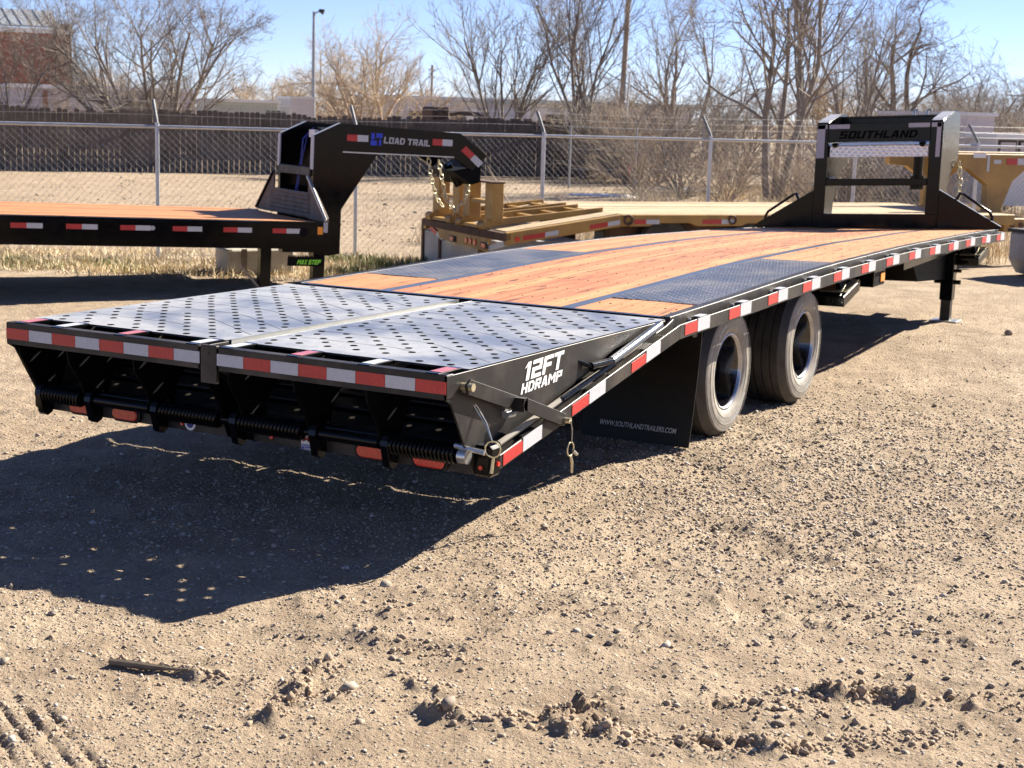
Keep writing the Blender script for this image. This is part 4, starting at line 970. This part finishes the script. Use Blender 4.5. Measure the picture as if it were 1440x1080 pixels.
# ------------------------------------------------------------------ bins and blocks
def in_yt(x, y): M = frame((9.50, 5.153, 0), (.804, -.594)); q_ = M @ Vector((x, y, 0)); return q_
B = thing('scrap_bin', 'grey sheet metal bin with dark steel corners under the yellow trailer tail', 'bin', mat=frame(in_yt(.10, .88), (.804, -.594)))
MB().box(0, 1.3, 0, 1.75, 0.02, .40).box(0.02, 1.28, 1.2, 1.78, .40, .50).build('body', 'bin_grey', B, bevel=.006)
for y in (-.01, 1.18, 1.73): MB().box(-.02, .05, y, y+.06, 0, .52 if y > 1 else .42).build('corner_post', 'yellow_rust', B)
MB().box(-.015, .04, 1.24, 1.73, .46, .50).build('rim', 'yellow_rust', B)
B = thing('concrete_block', 'pale concrete block lying under the black trailer on the left', 'block', mat=frame(spot(322, 16.9), (.836, -.549)))
MB().box(0, .75, 0, .5, 0, .27).build('body', 'concrete', B, bevel=.015); MB().box(.14, .20, -.015, 0, 0, .28).build('strap', 'brown_board', B)
B = thing('steel_tank', 'grey metal tank with dark rim at the right edge behind the flatbed', 'tank', mat=frame(spot(1492, 17.6), (.804, -.594)))
mb = MB(); mb.prism_y([(0, .30), (.0, .62), (1.6, .62), (1.6, .1), (.5, .06), (.12, .14)], 0, .9); mb.build('body', 'bin_grey', B, bevel=.02)
MB().box(-.02, 1.62, -.02, .92, .62, .66).build('rim', 'dark_trim', B, bevel=.008); MB().box(.32, .34, -.02, 0, .15, .62).box(.9, .93, -.02, 0, .1, .62).build('strap', 'dark_trim', B)
MB().box(.40, .46, -.04, -.01, .32, .40).build('handle', 'dark_trim', B)

# ------------------------------------------------------------------ chain link fence
FE = thing('chain_link_fence', 'galvanised chain link fence with angled barbed wire arms behind the parked trailers', 'fence', (7.49, 11.11, 0))
o0 = Vector((7.49, 11.11, 0)); fd = Vector((20.54-7.49, .73-11.11, 0)); FL = fd.length; fd.normalize(); fn = Vector((-fd.y, fd.x, 0))
def fp(s, h, n=0.): return fd*s+fn*n+Vector((0, 0, h))
S0, S1 = -9., 30.
posts = []
for px, D in ((-60, 17.4), (230, 18.2), (512, 19.1), (780, 20), (1013, 21), (1212, 22), (1385, 22.8), (1560, 23.8)):
    posts.append((spot(px, D)-o0).dot(fd))
posts = [posts[0]-5., posts[0]-2.5]+posts+[posts[-1]+2.6]
for s in posts:
    po = MB().tube([fp(s, -.1), fp(s, 1.60)], .028 if s > 6 else .024, 8).build('post', 'galv', FE, smooth=True)
    MB().tube([fp(s, 1.56), fp(s, 1.62, .02), fp(s, 1.86, .24)], .020, 6).build('barb_arm', 'arm_grey', po, smooth=True)
MB().tube([fp(S0, 1.55), fp(S1, 1.55)], .020, 8).build('top_rail', 'galv', FE, smooth=True)
mb = MB()
for n_, h in ((.10, 1.68), (.16, 1.76), (.23, 1.84)): mb.tube([fp(S0+i*1.0, h+.01*math.sin(i*1.3), n_) for i in range(int(S1-S0)+1)], .0013, 4)
mb.tube([fp(S0+i*1.0, .03) for i in range(int(S1-S0)+1)], .003, 4)
mb.build('barbed_wire', 'galv', FE)
mb = MB(); H = 1.53; st_ = .085
s = S0
while s < S1-H:
    for a, b, n_ in ((s, s+H, .003), (s+H, s, -.003)):
        mb.tube([fp(a, .03, n_), fp(b, H+.02, n_)], .0017 if n_ > 0 else .0012, 3)
    s += st_
mb.build('chain_link_mesh', 'wire_grey', FE, kind='stuff')

# ------------------------------------------------------------------ weathered picket fence farther back
PF = thing('picket_fence', 'weathered dark wooden picket fence across the back of the lot', 'fence', (24.43, 28.59, 0))
pd = Vector((.791, -.611, 0)).normalized(); pn_ = Vector((-pd.y, pd.x, 0))
s = -12.; bay = 0
while s < 17.2:
    mb = MB()
    for i in range(17):
        h = 1.66+random.uniform(-.05, .05)+.05*math.sin(bay*2.1); a = s+i*.148; t = random.uniform(-.01, .01); dp = random.uniform(-.008, .008)
        c0 = pd*a+pn_*dp; c1 = pd*(a+.136)+pn_*(dp+t); th = pn_*.02
        vs = [c0, c1, c1+Vector((0, 0, h-.03)), c1.lerp(c0, .25)+Vector((0, 0, h)), c0.lerp(c1, .25)+Vector((0, 0, h)), c0+Vector((0, 0, h-.03))]
        vs = vs+[v+th for v in vs]; n = 6
        mb.add(vs, [tuple(range(n)), tuple(range(2*n-1, n-1, -1))]+[(i_, i_+n, (i_+1) % n+n, (i_+1) % n) for i_ in range(n)])
    mb.build('picket_bay', 'picket', PF, kind='stuff')
    a = pd*s+pn_*.05; b = pd*(s+2.5)+pn_*.05
    MB().tube([a+Vector((0, 0, .4)), b+Vector((0, 0, .4))], .04, 4).tube([a+Vector((0, 0, 1.3)), b+Vector((0, 0, 1.3))], .04, 4).build('stringer', 'picket', PF)
    s += 2.516; bay += 1

# ------------------------------------------------------------------ buildings far behind
def facing(px, D): return frame(spot(px, D), (.783, -.622))      # local x runs to the right, y away
Bd = thing('brick_building', 'reddish brown brick building with pale ribbed metal roof at upper left', 'building', mat=facing(-110, 72))
W_ = 207*72/FPX
MB().box(0, W_, 0, 9, 0, 5.0).build('wall', 'brick_wall', Bd)
MB().box(-.2, W_+.1, -.15, 9.2, 5.0, 5.22).build('cornice', 'shed_white', Bd)
rf = MB().prism_x([(-.3, 5.25), (-.3, 5.33), (4.5, 6.3), (4.5, 6.2)], -.3, W_-.5).build('roof', 'roof_metal', Bd)
for i in range(14): MB().prism_x([(-.3, 5.33), (-.3, 5.38), (4.5, 6.35), (4.5, 6.3)], -.25+i*.48, -.2+i*.48).build('roof_rib', 'roof_metal', Bd)
MB().box(W_-.45, W_+.05, .2, 3, 5.22, 5.5).build('parapet', 'dark_trim', Bd)
Bd = thing('long_shed', 'low long mauve grey shed in front of the brick building', 'building', mat=facing(15, 62))
MB().box(0, 7.4, 0, 6, 0, 2.35).build('wall', 'shed_purple', Bd); MB().box(-.1, 7.5, -.15, 6, 2.35, 2.5).build('roof', 'shed_white', Bd)
for x in (1.3, 3.6): MB().box(x, x+.16, -.06, 0, 1.6, 2.25).build('vent_pipe', 'brick_wall', Bd)
Bd = thing('green_shed', 'small grey green corrugated shed behind the picket fence', 'building', mat=facing(300, 56))
mb = MB()
for i in range(24): mb.box(i*.1, i*.1+.06, 0, 3, 0, 2.0); mb.box(i*.1+.06, i*.1+.1, .03, 3, 0, 2.0)
mb.build('wall', 'shed_green', Bd); MB().box(-.1, 2.5, -.1, 3, 2.0, 2.1).build('roof', 'shed_white', Bd)
Bd = thing('small_block_shed', 'tiny pale grey shed beside the tall lamp post', 'building', mat=facing(408, 58))
MB().box(0, .9, 0, 2, 0, 2.2).build('wall', 'shed_purple', Bd); MB().box(-.05, .95, -.05, 2, 2.2, 2.27).build('roof', 'shed_grey', Bd)
Bd = thing('white_warehouse', 'long low white warehouse seen between the bare trees', 'building', mat=facing(545, 84))
MB().box(0, 7.6, 0, 8, 0, 2.55).build('wall', 'shed_grey', Bd); MB().box(-.1, 7.7, -.2, 8, 2.55, 2.72).build('roof', 'shed_white', Bd)
for x in (1.2, 3.6, 5.6): MB().box(x, x+.9, -.03, 0, .6, 1.9).build('window', 'glass_dark', Bd)
Bd = thing('scrap_machine', 'rusty dark machine with a long arm behind the picket fence', 'machine', mat=facing(607, 47))
MB().box(0, .55, 0, 1, 0, 2.0).build('cab', 'yellow_rust', Bd, bevel=.05); MB().tube([(.5, .4, 1.75), (1.0, .4, 1.85), (1.6, .4, 1.8), (2.0, .4, 1.6)], .07, 6).build('arm', 'bark_dark', Bd)
MB().box(.5, 1.9, .1, .9, 1.3, 1.42).build('frame', 'yellow_rust', Bd)
Bd = thing('grey_house', 'pale grey house half hidden by bare trees right of the utility pole', 'building', mat=facing(740, 78))
MB().box(0, 9.4, 0, 7, 0, 2.4).build('wall', 'shed_grey', Bd)
MB().box(-.3, 9.7, -.3, 7.2, 2.4, 2.62).build('roof', 'shed_green', Bd)
for x in (1.0, 4.0, 7.0): MB().box(x, x+1.0, -.03, 0, .9, 1.9).build('window', 'glass_dark', Bd)
Bd = thing('office_trailer', 'dark framed cabin with white flat roof and windows at right edge', 'cabin', mat=facing(1392, 31))
MB().box(0, 3.4, 0, 2.4, .3, 1.62).build('wall', 'shed_grey', Bd); MB().box(-.08, 3.5, -.1, 2.5, 1.62, 1.72).build('roof', 'shed_white', Bd)
for i in range(5):
    wn = MB().box(.05+i*.5, .5+i*.5, -.03, .0, 1.18, 1.60).build('window', 'dark_trim', Bd); MB().box(.09+i*.5, .46+i*.5, -.04, -.031, 1.22, 1.56).build('pane', 'shed_purple', wn)
Bd = thing('mauve_shed', 'plain mauve grey shed wall left of the white roofed cabin', 'building', mat=facing(1335, 36))
MB().box(0, 1.1, 0, 3, 0, 2.1).build('wall', 'shed_purple', Bd); MB().box(-.06, 1.16, -.06, 3, 2.1, 2.18).build('roof', 'shed_grey', Bd)

# ------------------------------------------------------------------ poles
Po = thing('lamp_post', 'tall thin street lamp against the sky left of centre', 'lamp post', spot(440, 62))
MB().tube([(0, 0, 0), (0, 0, 5.62)], [.10, .05], 10).build('pole', 'pole_metal', Po, smooth=True)
MB().tube([(0, 0, 5.3), (.05*CR.x, .05*CR.y, 5.55), (.3*CR.x, .3*CR.y, 5.68)], .03, 6).build('arm', 'pole_metal', Po)
MB().tube([(.2*CR.x, .2*CR.y, 5.67), (.40*CR.x, .40*CR.y, 5.60)], [.06, .11], 10).build('lamp_head', 'dark_trim', Po)
Po = thing('utility_pole', 'tall wooden utility pole rising out of the frame right of centre', 'pole', spot(867, 47))
MB().tube([(0, 0, 0), (.06, -.1, 4), (.12, -.18, 9)], [.085, .08, .07], 10).build('shaft', 'pole_wood', Po, smooth=True)
MB().box(-.05, .17, -1.1, .9, 7.6, 7.75).build('cross_arm', 'pole_wood', Po)
MB().tube([(.1, -.12, .2), (.17, -.22, 3.2)], .035, 6).build('conduit', 'galv', Po)
Po = thing('far_power_pole', 'distant small power pole with two cross arms on the horizon', 'pole', spot(606, 125))
MB().tube([(0, 0, 0), (0, 0, 5.6)], .09, 6).build('shaft', 'bark_dark', Po)
for z in (5.2, 4.6): MB().box(-.5*abs(CR.x)-.2, .5*abs(CR.x)+.2, -.05, .05, z, z+.1).build('cross_arm', 'bark_dark', Po)
Po = thing('survey_stake', 'bright pink marker stake standing beyond the fence', 'stake', spot(884, 44))
MB().box(-.045, .045, -.02, .02, 0, .5).tube([(0, 0, .5), (0, 0, .56)], [.045, .01], 6).build('stake_body', 'pink_plastic', Po)
Fp = thing('wire_fence', 'thin wire fence with slender posts beyond the utility pole', 'fence', spot(985, 40))
for i in range(7): MB().tube([Vector((CR.x, CR.y, 0))*(i*1.7-3.4), Vector((CR.x, CR.y, 0))*(i*1.7-3.4)+Vector((0, 0, 1.6))], .03, 6).build('post', 'pole_metal', Fp)
for z in (1.55, 1.0, .5): MB().tube([Vector((CR.x, CR.y, 0))*-3.4+Vector((0, 0, z)), Vector((CR.x, CR.y, 0))*6.8+Vector((0, 0, z))], .010, 4).build('wire', 'pole_metal', Fp)
for i, (px, D, a, b) in enumerate(((965, 41, 1.1, .35), (842, 36, .8, .18), (1075, 39, .5, .2))):
    mb = MB(); n = 12; c = spot(px, D)
    vs = [(0, 0, .06)]+[(a*math.cos(t)*(1+.25*math.sin(3*t+i))*CR.x-b*math.sin(t)*CR.y*-1, a*math.cos(t)*CR.y*(1+.25*math.sin(3*t+i))+b*math.sin(t)*CR.x, -.02) for t in np.linspace(0, 2*math.pi, n, endpoint=False)]
    vs += [(v[0]*.7, v[1]*.7, .05) for v in vs[1:]]
    mb.add(vs, [(0, 1+n+j, 1+n+(j+1) % n) for j in range(n)]+[(1+j, 1+(j+1) % n, 1+n+(j+1) % n, 1+n+j) for j in range(n)])
    o = mb.build('snow_patch', 'snow', smooth='all'); o.location = (c.x, c.y, float(ground_z(c.x, c.y)))
    tag(o, ('largest old snow patch on the dirt beyond the chain link fence', 'thin left strip of old snow beyond the fence', 'small right snow patch beyond the fence near the trunks')[i], 'snow')

# ------------------------------------------------------------------ bare trees
class TreeB:
    def __init__(s, seed): s.r = random.Random(seed); s.v = [[], []]; s.f = [[], []]
    def seg(s, which, pts, rads, k):
        V = s.v[which]; F = s.f[which]; b = len(V); n = len(pts)
        d = (pts[-1]-pts[0]).normalized(); a = d.orthogonal().normalized(); c = d.cross(a)
        for p, r in zip(pts, rads):
            for j in range(k):
                t = 6.2832*j/k; q = p+(a*math.cos(t)+c*math.sin(t))*r; V.append((q.x, q.y, q.z))
        for i in range(n-1):
            for j in range(k):
                F.append((b+i*k+j, b+i*k+(j+1) % k, b+(i+1)*k+(j+1) % k, b+(i+1)*k+j))
    def grow(s, p, d, Ln, rad, lvl, mx, o):
        r = s.r; n = 6 if lvl == 0 else (4 if lvl < mx-1 else 3)
        pts = [p.copy()]; rads = [rad]; dirs = [d.copy()]; q = p.copy(); dd = d.copy()
        end = .35 if lvl < mx else .3
        for i in range(n):
            dd = (dd+Vector((r.gauss(0, 1), r.gauss(0, 1), r.gauss(0, 1)))*o['wob']*(1+.25*lvl)+Vector((0, 0, o['up']))*(1 if lvl else .3)).normalized()
            q = q+dd*(Ln/n); pts.append(q.copy()); dirs.append(dd.copy()); rads.append(rad*(1-(1-end)*(i+1)/n))
        s.seg(0 if lvl <= 1 else 1, pts, rads, 7 if lvl == 0 else (5 if lvl == 1 else 3))
        if lvl >= mx: return
        nc = o['n'][lvl]
        for c in range(nc):
            t = r.uniform(o['from'] if lvl == 0 else .2, 1.) if c else .98
            i = min(int(t*n), n-1); u = t*n-i; bp = pts[i].lerp(pts[i+1], u); bd = dirs[i+1]
            ax = bd.orthogonal().normalized(); ax.rotate(Matrix.Rotation(r.uniform(0, 6.283), 3, bd).to_quaternion() if False else Matrix.Rotation(r.uniform(0, 6.283), 3, bd))
            an = R(r.uniform(*o['ang'])); nd_ = bd.copy(); nd_.rotate(Matrix.Rotation(an, 3, ax))
            rr = max(o['rmin'], (rads[i]*(1-u)+rads[i+1]*u)*r.uniform(.45, .7))
            s.grow(bp, nd_, Ln*r.uniform(*o['len'])*(1.15-.45*t), rr, lvl+1, mx, o)
    def build(s, root, bark):
        for w_, nm in ((0, 'trunk'), (1, 'crown')):
            if not s.v[w_]: continue
            me = bpy.data.meshes.new(nm); me.from_pydata(s.v[w_], [], s.f[w_]); me.update()
            ob = link(nm, me, bark, root, smooth='all')
            if nm == 'crown': ob['kind'] = 'stuff'
def make_tree(name, label, cat, loc, seed, H, rad, stems, lean, mx, bark, group=None, **kw):
    o = dict(wob=.10, up=.05, n=[9, 7, 6, 4], ang=(22, 55), len=(.42, .68), rmin=.0072); o['from'] = .25; o.update(kw)
    root = thing(name, label, cat, loc, group=group); tb_ = TreeB(seed); r = tb_.r
    for i in range(stems):
        a = 6.283*i/stems+r.uniform(-.5, .5); l = lean*r.uniform(.5, 1.2) if stems > 1 else lean*r.uniform(0, .6)
        d = Vector((math.cos(a)*math.sin(l), math.sin(a)*math.sin(l), math.cos(l)))
        tb_.grow(Vector((math.cos(a)*rad*.8*(stems > 1), math.sin(a)*rad*.8*(stems > 1), -.1)), d, H*r.uniform(.75, 1.), rad*r.uniform(.75, 1.), 0, mx, o)
    tb_.build(root, bark); return root
def copy_tree(src, label, loc, rz, sc, group=None):
    c = src.copy(); COL.objects.link(c); c.location = loc; c.rotation_euler = (0, 0, rz); c.scale = (sc[0], sc[0], sc[1]); c['label'] = label
    if group: c['group'] = group
    for ch in src.children:
        k = ch.copy(); COL.objects.link(k); k.parent = c
    return c
t1 = make_tree('bare_tree', 'wide many stemmed bare tree spreading above the picket fence at left', 'tree', spot(222, 47), 3, 5.3, .095, 9, .72, 4, 'bark', n=[9, 6, 5, 4], wob=.09, up=.06, rmin=.005)
t0 = make_tree('bare_tree', 'thin bare tree at the left edge in front of the brick building', 'tree', spot(8, 45), 5, 3.6, .07, 4, .35, 3, 'bark')
t2 = make_tree('bare_tree', 'round tan bare tree on the skyline left of centre', 'tree', spot(520, 72), 9, 4.9, .12, 7, .55, 3, 'bark_tan', n=[11, 9, 7, 4], wob=.12)
t3 = make_tree('bare_tree', 'slender bare tree with several stems left of the utility pole', 'tree', spot(712, 48), 11, 4.6, .075, 4, .30, 3, 'bark', n=[11, 7, 5, 4], up=.10, ang=(18, 42))
t4 = make_tree('bare_tree', 'tall forked bare tree just left of the utility pole', 'tree', spot(822, 46), 15, 5.9, .085, 4, .20, 3, 'bark', n=[11, 7, 5, 4], up=.09, ang=(18, 45))
t5 = make_tree('bare_tree', 'dense bare tree just right of the utility pole', 'tree', spot(955, 56), 17, 5.3, .11, 4, .42, 3, 'bark', n=[11, 8, 6, 4], wob=.13)
t6 = make_tree('bare_tree', 'leaning twin trunked tree close behind the fence left of the gooseneck', 'tree', spot(1085, 34), 21, 5.0, .10, 3, .26, 3, 'bark', n=[10, 6, 5, 4], up=.07)
t7 = make_tree('bare_tree', 'tall upright bare tree rising behind the left gooseneck arm', 'tree', spot(1125, 40), 23, 6.0, .09, 3, .15, 3, 'bark', n=[11, 7, 5, 4], up=.11, ang=(16, 40))
t9 = make_tree('bare_tree', 'largest dark bare tree with crooked limbs above the gooseneck', 'tree', spot(1275, 62), 29, 6.3, .19, 2, .22, 4, 'bark_dark', n=[8, 6, 6, 5, 3], wob=.17, up=.03, ang=(30, 65))
t8 = copy_tree(t3, 'thin wispy bare tree between the gooseneck and the large dark tree', spot(1195, 46), 2.1, (.8, 1.05))
copy_tree(t5, 'rounded bare tree right of the large dark tree', spot(1362, 64), 1.2, (.95, .72)); copy_tree(t9, 'dark bare tree at the far right edge', spot(1452, 58), 3.9, (.8, .62))
copy_tree(t2, 'low bare tree behind the lamp post', spot(400, 84), .7, (1.1, .62)); copy_tree(t2, 'small tan bare tree between lamp post and round tree', spot(462, 80), 2.7, (.9, .70))
copy_tree(t1, 'low far bare tree behind the warehouse', spot(700, 96), 1.9, (.8, .6))
copy_tree(t5, 'far bare tree left of the large dark tree', spot(1222, 80), .3, (1.1, .68)); copy_tree(t2, 'pale bare tree low behind the gooseneck', spot(1165, 70), 1.7, (1.2, .75)); copy_tree(t1, 'broad bare tree far right behind the mauve shed', spot(1390, 76), .2, (1.1, .7))
copy_tree(t2, 'bare tree behind the brick building', spot(150, 92), 1.1, (1.3, .7))
b1 = make_tree('bare_shrub', 'leafless brown shrub in the thicket beyond the fence', 'shrub', spot(900, 38), 41, 1.7, .025, 12, .75, 2, 'bark_tan', 'thicket beyond the fence', n=[9, 7, 4], wob=.14, rmin=.004, **{'from': .1})
b2 = make_tree('bare_shrub', 'leafless brown shrub in the thicket beyond the fence', 'shrub', spot(960, 36), 43, 2.2, .03, 11, .6, 2, 'bark', 'thicket beyond the fence', n=[10, 8, 5], wob=.14, rmin=.004, **{'from': .1})
rs = random.Random(5)
for i in range(30):
    px = rs.uniform(790, 1470) if i > 2 else rs.uniform(760, 900); D = rs.uniform(26.5, 52) if px > 900 else rs.uniform(44, 54)
    copy_tree((b1, b2)[i % 2], 'leafless brown shrub in the thicket beyond the fence', spot(px, D), rs.uniform(0, 6), (rs.uniform(.9, 1.5)*D/38, rs.uniform(.65, 1.15)*D/38), 'thicket beyond the fence')
for i in range(6):
    copy_tree((b1, b2)[i % 2], 'leafless shrub growing along the far side of the picket fence', spot(rs.uniform(-20, 290), rs.uniform(44, 50)), rs.uniform(0, 6), (rs.uniform(.8, 1.2), rs.uniform(.9, 1.4)), 'shrubs behind the picket fence')
# far tree line that reads as one mass
tb_ = TreeB(77); o_ = dict(wob=.15, up=.05, n=[8, 6, 4], ang=(20, 55), len=(.4, .65), rmin=.02); o_['from'] = .15
for i in range(60):
    px = rs.uniform(-150, 1600); D = rs.uniform(110, 150); q_ = spot(px, D)
    tb_.grow(q_, Vector((rs.gauss(0, .1), rs.gauss(0, .1), 1)).normalized(), rs.uniform(2.6, 4.6), .10, 0, 2, o_)
me = bpy.data.meshes.new('far_wood'); v0 = len(tb_.v[0]); me.from_pydata(tb_.v[0]+tb_.v[1], [], tb_.f[0]+[tuple(i+v0 for i in f) for f in tb_.f[1]]); me.update()
o = link('far_wood', me, 'bark', kind='stuff'); tag(o, 'distant brown line of leafless trees on the horizon', 'woods')

# ------------------------------------------------------------------ dry grass
def grass(name, label, pts, hmin, hmax, mat, lay=.5):
    n = len(pts); z = ground_z(pts[:, 0], pts[:, 1])-.005; h = rng.uniform(hmin, hmax, n); a = rng.uniform(0, 6.28, n); wd = rng.uniform(.003, .006, n)*1.2
    ld_ = rng.uniform(0, 6.28, n); lm = np.abs(rng.normal(0, lay, n))
    dx, dy = np.cos(ld_)*lm, np.sin(ld_)*lm; px, py = np.cos(a)*wd, np.sin(a)*wd
    b0 = np.stack([pts[:, 0]-px, pts[:, 1]-py, z], -1); b1_ = np.stack([pts[:, 0]+px, pts[:, 1]+py, z], -1)
    up = h/np.sqrt(1+lm**2)
    m0 = np.stack([pts[:, 0]+dx*up*.4-px*.7, pts[:, 1]+dy*up*.4-py*.7, z+up*.62], -1); m1 = m0+np.stack([px*1.4, py*1.4, 0*px], -1)
    t = np.stack([pts[:, 0]+dx*up*1.1, pts[:, 1]+dy*up*1.1, z+up], -1)
    co = np.stack([b0, b1_, m1, m0, t], 1).reshape(-1, 3); base = np.arange(n)[:, None]*5
    tr = np.concatenate([base+np.array([[0, 1, 2]]), base+np.array([[0, 2, 3]]), base+np.array([[3, 2, 4]])])
    o = np_mesh(name, co, tr, mat, 'stuff'); tag(o, label, 'grass'); return o
def clumps(n, per, px, D, sp_):
    out = []
    for i in range(n):
        c = spot(rng.uniform(*px), rng.uniform(*D)); k = rng.integers(per//2, per*2); out.append(np.stack([c.x+rng.normal(0, sp_, k), c.y+rng.normal(0, sp_, k)], -1))
    return np.vstack(out)
grass('dry_grass', 'dry straw coloured grass and litter under the left trailer', np.vstack([clumps(320, 40, (-90, 560), (16.6, 19.4), .2)]), .03, .16, 'straw', 2.6)
grass('green_grass', 'small patches of green grass near the fence posts', np.vstack([clumps(40, 40, (455, 620), (17.2, 19.2), .12), clumps(26, 30, (-40, 190), (16.8, 18), .12)]), .04, .13, 'grass_green', .5)
grass('dry_weeds', 'tall tan weeds growing beyond the chain link fence', np.vstack([clumps(110, 60, (880, 1440), (24, 38), .25), clumps(60, 40, (600, 1440), (20, 24), .2)]), .12, .55, 'straw', .5)
grass('field_litter', 'sparse flattened straw on the bare lot beyond the chain link fence', clumps(260, 14, (-120, 1000), (20.5, 40), .35), .03, .12, 'bark_tan', 3.)
# fallen twigs near the black trailer
for i, (px, D, ln, az, lb) in enumerate(((372, 15.3, .55, 2.5, 'pale stick leaning by the jack leg of the left trailer'), (770, 21.5, 1.4, 2.2, 'long pale branch propped against the fence left of a post'))):
    c = spot(px, D); o = MB().tube([(0, 0, 0), (math.cos(az)*ln*.4, math.sin(az)*ln*.4, ln*.45), (math.cos(az)*ln*.62, math.sin(az)*ln*.62, ln*.8)], [.014, .011, .006], 6).build('fallen_branch', 'bark_tan', smooth=True)
    o.location = (c.x, c.y, float(ground_z(c.x, c.y))); tag(o, lb, 'branch')

# ------------------------------------------------------------------ foreground oddments
gz = lambda x, y: float(ground_z(x, y))
pth = [(-1.49, .446), (-1.475, .37), (-1.455, .30), (-1.44, .24), (-1.42, .19)]
o = MB().tube([(x, y, gz(x, y)+h) for (x, y), h in zip(pth, (.012, .016, .013, .012, .006))], [.011, .013, .011, .006, .003], 7).build('stick', 'stick_wood', smooth=True); tag(o, 'short brown stick lying on the dirt at lower left', 'stick')
x, y = 8.41, -.31
v = ICO*np.array([.05, .04, .035]); o = MB().add([(a+x, b+y, c+gz(x, y)+.018) for a, b, c in v], [tuple(f) for f in ICOF.tolist()]).build('rock', 'soil_clod', smooth='all'); tag(o, 'dark lump of rock on the dirt near the landing jack', 'rock')
